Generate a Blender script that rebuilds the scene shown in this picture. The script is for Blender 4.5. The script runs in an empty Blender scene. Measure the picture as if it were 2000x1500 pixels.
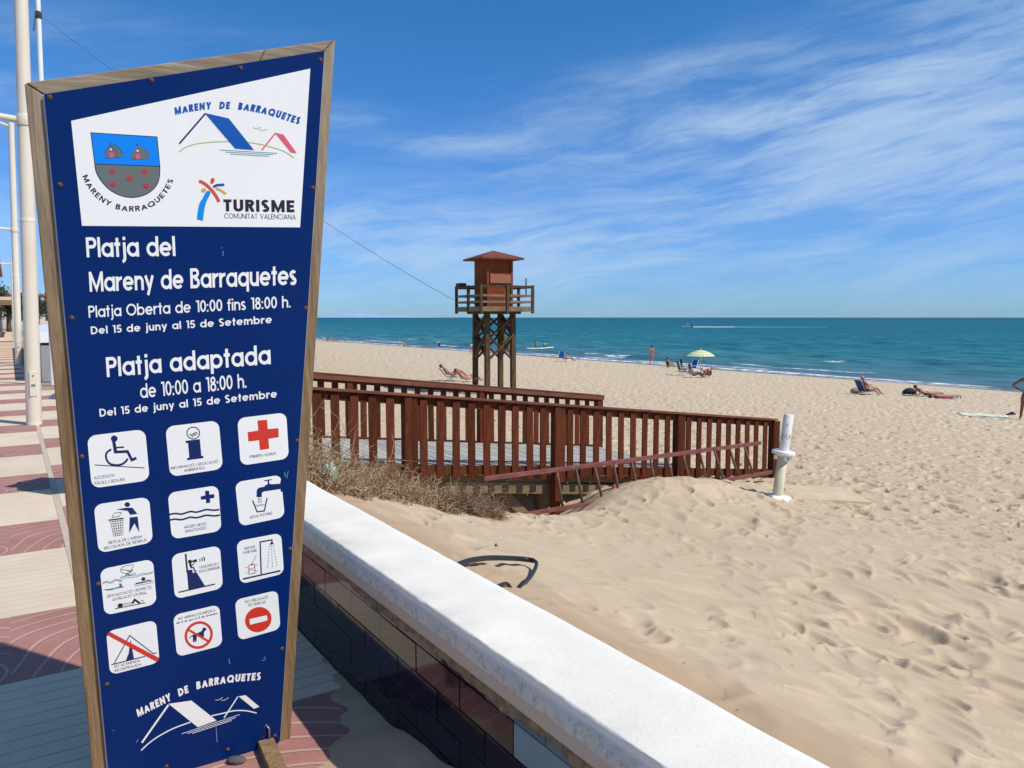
import bpy, bmesh, math, random
import numpy as np
from mathutils import Vector, Matrix, geometry
R = math.radians
scene = bpy.context.scene
COL = scene.collection
random.seed(7); rng = np.random.default_rng(11)

# ------------------------------------------------------------------ camera
EYE = 1.55                      # eye height over the promenade (promenade is z = 0)
PITCH = math.atan(130/1500)
cam = bpy.data.cameras.new('camera'); co = bpy.data.objects.new('camera', cam); COL.objects.link(co)
cam.sensor_width = 36; cam.lens = 27.0; cam.clip_start = .05; cam.clip_end = 60000
co.location = (0, 0, EYE); co.rotation_euler = (R(90)-PITCH, 0, 0)
scene.camera = co
# ------------------------------------------------------------------ light
SUN_AZ, SUN_EL = 115.0, 51.0
SUND = Vector((math.sin(R(SUN_AZ))*math.cos(R(SUN_EL)), math.cos(R(SUN_AZ))*math.cos(R(SUN_EL)), math.sin(R(SUN_EL))))
sl = bpy.data.lights.new('sun', 'SUN'); so = bpy.data.objects.new('sun', sl); COL.objects.link(so)
sl.energy = 4.3; sl.angle = R(.53); sl.color = (1.0, .945, .86)
so.rotation_euler = SUND.to_track_quat('Z', 'Y').to_euler(); so.location = (10, -5, 30)
scene.view_settings.view_transform = 'Standard'; scene.view_settings.look = 'None'
scene.view_settings.gamma = 1; scene.view_settings.exposure = 0; scene.view_settings.use_curve_mapping = False
scene.cycles.max_bounces = 6

class NT:
    """small helper to write node trees"""
    def __init__(s, tree):
        s.t = tree; s.n = tree.nodes; s.l = tree.links
    def add(s, typ, **kw):
        n = s.n.new(typ)
        for k, v in kw.items():
            if k.startswith('_'): setattr(n, k[1:], v)
        return n
    def set(s, sock, v):
        if isinstance(v, bpy.types.NodeSocket): s.l.new(v, sock)
        else: sock.default_value = v
    def m(s, op, a, b=0.0, c=0.0, clamp=False):
        n = s.n.new('ShaderNodeMath'); n.operation = op; n.use_clamp = clamp
        s.set(n.inputs[0], a); s.set(n.inputs[1], b); s.set(n.inputs[2], c)
        return n.outputs[0]
    def vm(s, op, a, b=(0, 0, 0)):
        n = s.n.new('ShaderNodeVectorMath'); n.operation = op
        s.set(n.inputs[0], a); s.set(n.inputs[1], b); return n.outputs[0]
    def comb(s, x, y, z=0.0):
        n = s.n.new('ShaderNodeCombineXYZ')
        for i, v in enumerate((x, y, z)): s.set(n.inputs[i], v)
        return n.outputs[0]
    def sep(s, v):
        n = s.n.new('ShaderNodeSeparateXYZ'); s.l.new(v, n.inputs[0]); return n.outputs
    def noise(s, vec, scale=1, detail=4, rough=.55, dist=0.0, fac=True):
        n = s.n.new('ShaderNodeTexNoise'); s.l.new(vec, n.inputs['Vector'])
        n.inputs['Scale'].default_value = scale; n.inputs['Detail'].default_value = detail
        n.inputs['Roughness'].default_value = rough; n.inputs['Distortion'].default_value = dist
        return n.outputs[0] if fac else n.outputs[1]
    def ramp(s, f, stops, interp='LINEAR'):
        n = s.n.new('ShaderNodeValToRGB'); s.set(n.inputs[0], f); cr = n.color_ramp; cr.interpolation = interp
        while len(cr.elements) < len(stops): cr.elements.new(1)
        for e, (p, c) in zip(cr.elements, stops):
            e.position = p; e.color = (c, c, c, 1) if isinstance(c, (int, float)) else (*c, 1)
        return n.outputs[0]
    def mix(s, f, a, b, mode='MIX'):
        n = s.n.new('ShaderNodeMix'); n.data_type = 'RGBA'; n.blend_type = mode
        s.set(n.inputs[0], f)
        for i, v in ((6, a), (7, b)):
            if isinstance(v, tuple) and len(v) == 3: v = (*v, 1)
            s.set(n.inputs[i], v)
        return n.outputs[2]
    def smooth(s, x, a, b):
        n = s.n.new('ShaderNodeMapRange'); n.interpolation_type = 'SMOOTHSTEP'
        s.set(n.inputs[0], x); n.inputs[1].default_value = a; n.inputs[2].default_value = b
        return n.outputs[0]

# ------------------------------------------------------------------ sky
world = bpy.data.worlds.new('World'); scene.world = world; world.use_nodes = True
w = NT(world.node_tree); world.node_tree.nodes.clear()
sky = w.add('ShaderNodeTexSky'); sky.sky_type = 'NISHITA'; sky.sun_disc = False
sky.sun_elevation = R(SUN_EL); sky.sun_rotation = R(SUN_AZ); sky.air_density = 1.0; sky.dust_density = .15; sky.ozone_density = 2.6; sky.altitude = 0
hs = w.add('ShaderNodeHueSaturation'); hs.inputs['Saturation'].default_value = 1.0; hs.inputs['Value'].default_value = 1.0
w.l.new(sky.outputs[0], hs.inputs['Color'])
tc0 = w.add('ShaderNodeTexCoord'); el0 = w.m('ARCSINE', w.sep(tc0.outputs['Generated'])[2])
tint = w.mix(w.smooth(el0, .55, 1.1), w.mix(w.smooth(el0, 0.0, .5), (.35, .64, 1.18), (.24, .76, 1.13)), (.36, .68, 1.0))
skyt = w.mix(1.0, hs.outputs[0], tint, 'MULTIPLY')
tc = w.add('ShaderNodeTexCoord'); dx, dy, dz = w.sep(tc.outputs['Generated'])
az = w.m('ARCTAN2', dx, dy); el = w.m('ARCSINE', dz)
def sky_blob(cx, cy, sx, sy, rot, amp):
    """soft streak patch; cx, cy photo-direction in px of the photograph turned to azimuth / elevation"""
    a0 = math.atan((cx-1000)/1505); e0 = math.atan((620-cy)/1510*math.cos(a0))
    c, s_ = math.cos(R(rot)), math.sin(R(rot))
    x = w.m('SUBTRACT', az, a0); y = w.m('SUBTRACT', el, e0)
    u_ = w.m('ADD', w.m('MULTIPLY', x, c/sx), w.m('MULTIPLY', y, s_/sx))
    v_ = w.m('ADD', w.m('MULTIPLY', x, -s_/sy), w.m('MULTIPLY', y, c/sy))
    d2 = w.m('ADD', w.m('MULTIPLY', u_, u_), w.m('MULTIPLY', v_, v_))
    return w.m('MULTIPLY', w.m('EXPONENT', w.m('MULTIPLY', d2, -1.0)), amp)
blobs = [(1580, 190, .32, .055, 8, .46), (1840, 110, .20, .020, 14, .75), (1480, 300, .30, .050, 3, .50), (1350, 275, .08, .018, 8, .55),
         (1880, 240, .20, .075, 6, .50), (1650, 325, .16, .016, 9, .35),
         (880, 285, .12, .020, -6, .42), (700, 232, .08, .014, 2, .35), (1150, 200, .22, .030, 12, .22), (1250, 165, .14, .012, 8, .25),
         (1150, 462, .30, .034, 6, .85), (760, 440, .22, .034, -4, .80), (1500, 430, .20, .024, 14, .30), (1900, 385, .22, .020, 10, .50),
         (1080, 545, .07, .010, 2, .35), (900, 550, .40, .040, 0, .42), (1850, 15, .12, .025, -8, .40), (400, 75, .1, .012, 3, .18), (1600, 520, .5, .02, 2, .10),
         (60, 130, .14, .05, 10, .25), (2400, 300, .4, .12, 4, .5), (-300, 350, .4, .1, -6, .4)]
dens = None
for b in blobs:
    o = sky_blob(*b); dens = o if dens is None else w.m('ADD', dens, o)
# unseen veil of the same streaks behind the camera, thickened to whiten the ambient light
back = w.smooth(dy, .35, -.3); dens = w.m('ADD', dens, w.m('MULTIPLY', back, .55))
warp = w.noise(w.comb(az, el, 0.0), 3.0, 3, .5, 0, False)
wv = w.vm('SCALE', w.vm('SUBTRACT', warp, (.5, .5, .5))); wv.node.inputs['Scale'].default_value = .075
cr_, sr_ = math.cos(R(7)), math.sin(R(7))
ax, ay, _ = w.sep(w.vm('ADD', w.comb(az, el, 0.0), wv))
u1 = w.m('ADD', w.m('MULTIPLY', ax, cr_), w.m('MULTIPLY', ay, sr_)); v1 = w.m('SUBTRACT', w.m('MULTIPLY', ay, cr_), w.m('MULTIPLY', ax, sr_))
n1 = w.noise(w.comb(w.m('MULTIPLY', u1, 3.0), w.m('MULTIPLY', v1, 21.0)), 1.0, 8, .64, .35)
n2 = w.noise(w.comb(w.m('MULTIPLY', u1, 9.0), w.m('MULTIPLY', v1, 50.0), 3.0), 1.0, 6, .65, .8)
nn = w.m('ADD', w.m('MULTIPLY', n1, .75), w.m('MULTIPLY', n2, .25))
streak = w.smooth(nn, .38, .74)
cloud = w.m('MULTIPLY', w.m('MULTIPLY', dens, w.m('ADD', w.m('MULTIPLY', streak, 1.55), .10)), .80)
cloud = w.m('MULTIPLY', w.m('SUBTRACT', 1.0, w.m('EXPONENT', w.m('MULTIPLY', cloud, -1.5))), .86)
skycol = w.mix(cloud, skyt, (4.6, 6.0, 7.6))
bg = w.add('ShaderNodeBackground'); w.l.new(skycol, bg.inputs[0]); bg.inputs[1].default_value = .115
wo = w.add('ShaderNodeOutputWorld'); w.l.new(bg.outputs[0], wo.inputs[0])

# ------------------------------------------------------------------ helpers: projection
def ray(x, y):
    a = (x-1000)/1500; b = (750-y)/1500
    return Vector((a, math.cos(PITCH)+b*math.sin(PITCH), -math.sin(PITCH)+b*math.cos(PITCH)))
def on_z(x, y, z):
    d = ray(x, y); return Vector((0, 0, EYE)) + d*((z-EYE)/d.z)
def at_y(x, y, Y):
    d = ray(x, y); return Vector((0, 0, EYE)) + d*(Y/d.y)
def on_plane(x, y, p0, n):
    d = ray(x, y); return Vector((0, 0, EYE)) + d*((p0-Vector((0, 0, EYE))).dot(n)/d.dot(n))
TH = R(33.1); CT, ST = math.cos(TH), math.sin(TH)
def uv(v, u, z=0.0): return Vector((v*CT-u*ST, v*ST+u*CT, z))      # v across (to the sea), u along the promenade

# ------------------------------------------------------------------ helpers: objects
def tag(o, label=None, cat=None, group=None, kind=None):
    if label: o['label'] = label
    if cat: o['category'] = cat
    if group: o['group'] = group
    if kind: o['kind'] = kind
    return o
def thing(name, label, cat, loc=(0, 0, 0), rotz=0.0, group=None, rot=None):
    o = bpy.data.objects.new(name, None); COL.objects.link(o); o.location = loc
    o.rotation_euler = rot if rot else (0, 0, rotz); o.empty_display_size = .2
    return tag(o, label, cat, group)
def link(name, me, mat=None, parent=None, smooth=False):
    if mat is not None:
        for m_ in (mat if isinstance(mat, (list, tuple)) else [mat]): me.materials.append(m_)
    if smooth: me.polygons.foreach_set('use_smooth', [True]*len(me.polygons))
    o = bpy.data.objects.new(name, me); COL.objects.link(o)
    if parent: o.parent = parent
    return o
class MB:
    def __init__(s): s.v = []; s.f = []; s.mi = []
    def add(s, vs, fs, mi=0):
        b = len(s.v); s.v += [tuple(v) for v in vs]; s.f += [tuple(b+i for i in f) for f in fs]; s.mi += [mi]*len(fs); return s
    def box(s, c, d, rot=None, mi=0, off=(0, 0, 0)):
        vs = [Vector(((i & 1)-.5, ((i >> 1) & 1)-.5, ((i >> 2) & 1)-.5)) for i in range(8)]
        vs = [Vector((v.x*d[0], v.y*d[1], v.z*d[2]))+Vector(off) for v in vs]
        if rot is not None: vs = [rot @ v for v in vs]
        vs = [v+Vector(c) for v in vs]
        return s.add(vs, [(0, 2, 3, 1), (4, 5, 7, 6), (0, 1, 5, 4), (2, 6, 7, 3), (0, 4, 6, 2), (1, 3, 7, 5)], mi)
    def bar(s, a, b, wd, ht, mi=0, up=(0, 0, 1)):
        a, b = Vector(a), Vector(b); d = (b-a); L = d.length; d.normalize(); up = Vector(up)
        x = d.cross(up)
        if x.length < 1e-4: x = d.cross(Vector((0, 1, 0)))
        x.normalize(); z = x.cross(d)
        M = Matrix((x, d, z)).transposed()
        return s.box((a+b)/2, (wd, L, ht), M, mi)
    def tube(s, pts, r, n=8, mi=0, caps=True):
        pts = [Vector(p) for p in pts]; rs = r if isinstance(r, (list, tuple)) else [r]*len(pts)
        vs = []; fs = []; prev = None
        for i, p in enumerate(pts):
            t = (pts[min(i+1, len(pts)-1)]-pts[max(i-1, 0)]).normalized()
            if prev is None:
                x = t.cross(Vector((0, 0, 1)))
                if x.length < 1e-3: x = Vector((1, 0, 0))
            else: x = prev-t*prev.dot(t)
            x.normalize(); prev = x; y = t.cross(x)
            for k in range(n):
                a = 2*math.pi*k/n; vs.append(p+(x*math.cos(a)+y*math.sin(a))*rs[i])
        for i in range(len(pts)-1):
            for k in range(n): fs.append((i*n+k, i*n+(k+1) % n, (i+1)*n+(k+1) % n, (i+1)*n+k))
        if caps: fs.append(tuple(range(n))[::-1]); fs.append(tuple((len(pts)-1)*n+k for k in range(n)))
        return s.add(vs, fs, mi)
    def lathe(s, c, prof, n=20, mi=0):
        vs = []; fs = []
        for r_, z in prof:
            for k in range(n):
                a = 2*math.pi*k/n; vs.append((c[0]+r_*math.cos(a), c[1]+r_*math.sin(a), c[2]+z))
        for i in range(len(prof)-1):
            for k in range(n): fs.append((i*n+k, i*n+(k+1) % n, (i+1)*n+(k+1) % n, (i+1)*n+k))
        return s.add(vs, fs, mi)
    def build(s, name, mat=None, parent=None, smooth=False, bevel=0):
        me = bpy.data.meshes.new(name); me.from_pydata(s.v, [], s.f)
        if any(s.mi): me.polygons.foreach_set('material_index', s.mi)
        me.update(); o = link(name, me, mat, parent, smooth)
        if bevel:
            b = o.modifiers.new('bevel', 'BEVEL'); b.width = bevel; b.segments = 2; b.limit_method = 'ANGLE'
        return o
def copy_tree(o, parent=None):
    c = o.copy(); COL.objects.link(c)
    if parent: c.parent = parent
    for ch in list(o.children): copy_tree(ch, c)
    return c

# ------------------------------------------------------------------ materials
def mat(name, col, rough=.7, metal=0.0, spec=.4, var=.0, vscale=5.0, bump=0.0, bscale=40.0, col2=None, stretch=None, coat=0.0, objrand=0.0):
    m_ = bpy.data.materials.new(name); m_.use_nodes = True; n = NT(m_.node_tree); b = m_.node_tree.nodes['Principled BSDF']
    b.inputs['Roughness'].default_value = rough; b.inputs['Metallic'].default_value = metal
    b.inputs['Specular IOR Level'].default_value = spec; b.inputs['Base Color'].default_value = (*col, 1); b.inputs['Coat Weight'].default_value = coat
    tc_ = n.add('ShaderNodeTexCoord'); vec = tc_.outputs['Object']
    if stretch: vec = n.vm('MULTIPLY', vec, stretch)
    c = None
    if var or col2:
        if not col2: col2 = tuple(min(1, x*(1+var)) for x in col); c1 = tuple(x*(1-var) for x in col)
        else: c1 = col
        f = n.ramp(n.noise(vec, vscale, 6, .6, .3), [(.3, 0.0), (.7, 1.0)])
        c = n.mix(f, c1, col2)
    if objrand:
        oi = n.add('ShaderNodeObjectInfo'); k = n.m('ADD', n.m('MULTIPLY', oi.outputs['Random'], 2*objrand), 1-objrand)
        sc = n.vm('SCALE', c if c is not None else (1, 1, 1)); sc.node.inputs['Scale'].default_value = 1
        if c is None: sc.node.inputs[0].default_value = col
        n.l.new(k, sc.node.inputs['Scale']); c = sc
    if c is not None: n.l.new(c, b.inputs['Base Color'])
    if bump:
        bp = n.add('ShaderNodeBump'); bp.inputs['Strength'].default_value = 1; bp.inputs['Distance'].default_value = bump
        n.l.new(n.noise(vec, bscale, 6, .65), bp.inputs['Height']); n.l.new(bp.outputs[0], b.inputs['Normal'])
    return m_
M = {}
M['red_wood'] = mat('red_wood', (.058, .015, .007), .6, spec=.08, col2=(.140, .039, .017), vscale=3, stretch=(14, 14, 1.2), bump=.002, bscale=9, objrand=.25)
M['rail_wood'] = mat('rail_wood', (.115, .038, .022), .65, spec=.1, col2=(.225, .09, .058), vscale=2, stretch=(1.2, 14, 14), bump=.002, bscale=9, objrand=.15)
M['deck_wood'] = mat('deck_wood', (.31, .29, .25), .85, col2=(.46, .43, .38), vscale=2, stretch=(12, 1.2, 12), bump=.003, bscale=9, objrand=.18)
M['old_wood'] = mat('old_wood', (.13, .09, .045), .8, col2=(.26, .19, .10), vscale=2.5, stretch=(1.3, 10, 10), bump=.004, bscale=8)
M['ladder_wood'] = mat('ladder_wood', (.12, .028, .025), .6, col2=(.26, .10, .085), vscale=6, stretch=(1, 6, 6), bump=.002, bscale=14)
M['rung_wood'] = mat('rung_wood', (.10, .045, .03), .7, col2=(.22, .11, .075), vscale=9, bump=.002, bscale=20)
M['tower_wood'] = mat('tower_wood', (.050, .030, .016), .8, spec=.15, col2=(.135, .085, .045), vscale=2.5, stretch=(5, 5, 1), bump=.004, bscale=8, objrand=.2)
M['rail_wood2'] = mat('tower_rail_wood', (.13, .09, .052), .8, col2=(.24, .175, .11), vscale=3)
M['cabin_wood'] = mat('cabin_wood', (.17, .034, .011), .7, spec=.1, col2=(.27, .070, .026), vscale=3, stretch=(6, 6, 1), objrand=.15)
M['shutter'] = mat('shutter_wood', (.36, .13, .075), .6, var=.1)
M['tower_roof'] = mat('tower_roof', (.17, .055, .038), .75, spec=.2, var=.2, vscale=6)
def wood_frame():
    m_ = bpy.data.materials.new('sign_frame_wood'); m_.use_nodes = True; n = NT(m_.node_tree); b = m_.node_tree.nodes['Principled BSDF']
    t_ = n.add('ShaderNodeTexCoord'); vec = n.vm('MULTIPLY', t_.outputs['Object'], (22, 1.4, 22))
    a = n.noise(vec, 1.6, 8, .6, 1.2); f = n.noise(vec, 9, 6, .7, .4)
    y = n.sep(t_.outputs['Object'])[1]
    c = n.ramp(a, [(.25, (.13, .075, .032)), (.5, (.27, .17, .085)), (.75, (.36, .25, .14))])
    grey = n.ramp(a, [(.25, (.17, .12, .08)), (.5, (.33, .26, .18)), (.8, (.45, .37, .28))])
    # weathered grey towards the exposed top of the sign
    c = n.mix(n.smooth(y, 1.2, 2.3), c, grey)
    c = n.mix(n.ramp(f, [(.35, .35), (.6, 0.0)]), c, (.07, .04, .02))
    n.l.new(c, b.inputs['Base Color']); b.inputs['Roughness'].default_value = .75; b.inputs['Specular IOR Level'].default_value = .25
    bp = n.add('ShaderNodeBump'); bp.inputs['Distance'].default_value = .0012; n.l.new(n.m('ADD', a, f), bp.inputs['Height']); n.l.new(bp.outputs[0], b.inputs['Normal'])
    return m_
M['frame'] = wood_frame()
def wood_frame_h():
    m_ = M['frame'].copy(); m_.name = 'sign_frame_wood_top'
    for nd in m_.node_tree.nodes:
        if nd.type == 'VECT_MATH' and nd.operation == 'MULTIPLY': nd.inputs[1].default_value = (1.4, 22, 22)
    return m_
M['frame_top'] = wood_frame_h()
M['panel'] = mat('blue_panel', (.0003, .019, .118), .36, spec=.14, var=.06, vscale=2)
M['print_white'] = mat('print_white', (.83, .825, .79), .3, spec=.3, var=.015, vscale=4)
M['print_navy'] = mat('print_navy', (.0015, .018, .115), .3)
M['print_dark'] = mat('print_dark', (.012, .014, .04), .35)
M['print_black'] = mat('print_black', (.018, .016, .026), .35)
M['print_red'] = mat('print_red', (.62, .035, .02), .3)
M['print_sky'] = mat('print_sky', (.0, .22, .80), .3)
M['print_azure'] = mat('print_azure', (.0, .25, .72), .3)
M['print_blue'] = mat('print_blue', (.004, .085, .38), .3)
M['print_grey'] = mat('print_grey', (.13, .155, .15), .35)
M['print_green'] = mat('print_green', (.33, .50, .10), .35)
M['print_pink'] = mat('print_pink', (.75, .09, .16), .35)
M['print_orange'] = mat('print_orange', (.58, .085, .04), .35)
M['print_yellow'] = mat('print_yellow', (.60, .37, .06), .35)
M['print_teal'] = mat('print_teal', (.02, .22, .30), .35)
M['print_star'] = mat('print_star', (.42, .04, .04), .35)
M['print_pale'] = mat('print_pale', (.32, .50, .66), .35)
M['steel'] = mat('steel', (.35, .34, .33), .45, metal=.8, var=.3, vscale=60)
M['rust'] = mat('rust', (.12, .07, .045), .7, metal=.3, var=.3, vscale=60)
M['lamp_paint'] = mat('lamp_paint', (.70, .60, .46), .42, col2=(.78, .70, .57), vscale=1.5, stretch=(1, 1, .4), bump=.001, bscale=20)
M['white_paint'] = mat('white_paint', (.78, .78, .76), .4, var=.04)
M['rope'] = mat('rope', (.05, .045, .05), .8)
M['black'] = mat('black_plastic', (.012, .012, .014), .45, bump=.0006, bscale=200)
M['shower'] = mat('shower_paint', (.56, .50, .33), .5, col2=(.70, .66, .52), vscale=3, bump=.001, bscale=30)
M['red_hose'] = mat('red_hose', (.45, .02, .02), .4)
M['twig'] = mat('twig', (.30, .185, .095), .9, col2=(.56, .41, .24), vscale=3)
M['twig_dark'] = mat('twig_dark', (.17, .10, .06), .9, col2=(.42, .28, .17), vscale=4)
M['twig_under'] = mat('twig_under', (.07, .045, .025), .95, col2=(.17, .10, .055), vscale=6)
M['mortar'] = mat('mortar', (.13, .085, .045), .95, col2=(.36, .27, .17), vscale=30, bump=.012, bscale=45)
M['concrete'] = mat('concrete', (.60, .47, .31), .85, var=.12, vscale=3, bump=.003, bscale=30)

# ---- rough white coping of the wall
def cap_mat():
    m_ = bpy.data.materials.new('white_coping'); m_.use_nodes = True; n = NT(m_.node_tree); b = m_.node_tree.nodes['Principled BSDF']
    t_ = n.add('ShaderNodeTexCoord'); o = t_.outputs['Object']; x, y, z = n.sep(o)
    big = n.noise(o, 3.5, 5, .6); fine = n.noise(o, 70, 6, .7, .4); mid = n.noise(o, 34, 6, .68, .3)
    c = n.mix(n.ramp(big, [(.35, 0.0), (.75, 1.0)]), (.82, .775, .68), (.71, .675, .60))
    c = n.mix(n.ramp(n.noise(o, 60, 3, .6), [(.68, 0.0), (.74, .75)]), c, (.42, .40, .36))
    # peeled patches of bare render on the promenade edge, over its painted-in shade
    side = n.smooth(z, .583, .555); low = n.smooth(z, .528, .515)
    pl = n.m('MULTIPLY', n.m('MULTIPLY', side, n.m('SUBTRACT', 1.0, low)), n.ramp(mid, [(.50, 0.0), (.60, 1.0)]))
    c = n.mix(n.m('MULTIPLY', side, .35), c, (.60, .55, .46))  # shade of the promenade face painted in as a duller tone
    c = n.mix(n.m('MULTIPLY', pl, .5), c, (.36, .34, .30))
    c = n.mix(low, c, (.50, .42, .34))  # beige of the shaded lower face with paving bounce, put into the colour
    n.l.new(c, b.inputs['Base Color']); b.inputs['Roughness'].default_value = .85; b.inputs['Specular IOR Level'].default_value = .2
    bp = n.add('ShaderNodeBump'); bp.inputs['Distance'].default_value = .0045
    amp = n.m('ADD', n.m('MULTIPLY', side, 1.9), .40); amp = n.m('MULTIPLY', amp, n.m('SUBTRACT', 1.15, low))
    h = n.m('MULTIPLY', n.m('ADD', n.m('MULTIPLY', fine, .55), mid), amp)
    n.l.new(h, bp.inputs['Height']); n.l.new(bp.outputs[0], b.inputs['Normal'])
    return m_
M['cap'] = cap_mat()
def tile_mat(name, c1, c2):
    m_ = mat(name, c1, .07, spec=.34, col2=c2, vscale=4, objrand=.3, bump=.0006, bscale=7); return m_
M['tile_navy'] = tile_mat('tile_navy', (.0025, .003, .014), (.004, .005, .022))
M['tile_teal'] = tile_mat('tile_teal', (.07, .15, .19), (.09, .19, .24))

# ---- sand
def sand_mat():
    m_ = bpy.data.materials.new('beach_sand'); m_.use_nodes = True; n = NT(m_.node_tree); b = m_.node_tree.nodes['Principled BSDF']
    g = n.add('ShaderNodeNewGeometry'); P = g.outputs['Position']; px_, py_, pz_ = n.sep(P)
    v = n.m('ADD', n.m('MULTIPLY', px_, CT), n.m('MULTIPLY', py_, ST))
    u = n.m('SUBTRACT', n.m('MULTIPLY', py_, CT), n.m('MULTIPLY', px_, ST))
    P2 = n.comb(px_, py_, 0.0)
    big = n.noise(P2, .35, 5, .6); mid = n.noise(P2, 2.2, 5, .6, .5); fine = n.noise(P2, 260, 3, .7)
    c = n.mix(n.ramp(big, [(.3, 0.0), (.7, 1.0)]), (.515, .405, .272), (.570, .455, .315))
    c = n.mix(n.smooth(v, 9, 30), c, (.60, .485, .345))
    c = n.mix(n.ramp(mid, [(.40, .0), (.75, .5)]), c, (.45, .34, .22))
    c = n.mix(n.ramp(fine, [(.35, .35), (.5, 0.0)]), c, (.36, .26, .18))
    # browner wind-blown strip beside the wall
    wob = n.m('ADD', v, n.m('MULTIPLY', n.noise(n.comb(n.m('MULTIPLY', v, 3.0), n.m('MULTIPLY', u, .8)), 1.0, 5, .6), 1.1))
    c = n.mix(n.m('MULTIPLY', n.smooth(wob, 3.6, 2.5), .80), c, (.41, .275, .165))
    # wet sand
    wet = n.smooth(n.m('ADD', v, n.m('MULTIPLY', n.noise(n.comb(u, v), .12, 4, .5), 1.6)), 46.9, 47.5)
    c = n.mix(wet, c, (.20, .15, .11))
    # weed and debris specks on far sand, with shadows of clumps and hollows painted in
    far = n.smooth(v, 8.0, 14.0)
    sv = n.comb(n.m('MULTIPLY', v, 1.0), n.m('MULTIPLY', u, 1.0))
    patch = n.ramp(n.noise(sv, .45, 4, .6), [(.45, 0.0), (.6, 1.0)])
    sp = n.ramp(n.noise(sv, 6.0, 4, .75, .3), [(.60, 0.0), (.66, 1.0)])
    c = n.mix(n.m('MULTIPLY', n.m('MULTIPLY', far, sp), n.m('ADD', n.m('MULTIPLY', patch, .75), .12)), c, (.15, .10, .06))
    n.l.new(c, b.inputs['Base Color']); b.inputs['Roughness'].default_value = .95; b.inputs['Specular IOR Level'].default_value = .1
    n.l.new(n.m('SUBTRACT', .95, n.m('MULTIPLY', wet, .55)), b.inputs['Roughness'])
    bp = n.add('ShaderNodeBump'); bp.inputs['Distance'].default_value = .10; bp.inputs['Strength'].default_value = .8
    foot = n.noise(P2, 3.0, 5, .6, .6)
    hh = n.m('MULTIPLY', foot, n.m('MULTIPLY', n.smooth(v, 5.0, 12.0), n.m('SUBTRACT', 1.0, wet)))
    n.l.new(hh, bp.inputs['Height'])
    b2 = n.add('ShaderNodeBump'); b2.inputs['Distance'].default_value = .003; b2.inputs['Strength'].default_value = .7
    n.l.new(n.m('ADD', n.noise(P2, 45, 5, .7), n.m('MULTIPLY', fine, .5)), b2.inputs['Height'])
    n.l.new(bp.outputs[0], b2.inputs['Normal']); n.l.new(b2.outputs[0], b.inputs['Normal'])
    return m_
M['sand'] = sand_mat()
M['drift'] = mat('drift_sand', (.46, .33, .22), .95, var=.1, vscale=3, bump=.003, bscale=90, spec=.1)

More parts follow.
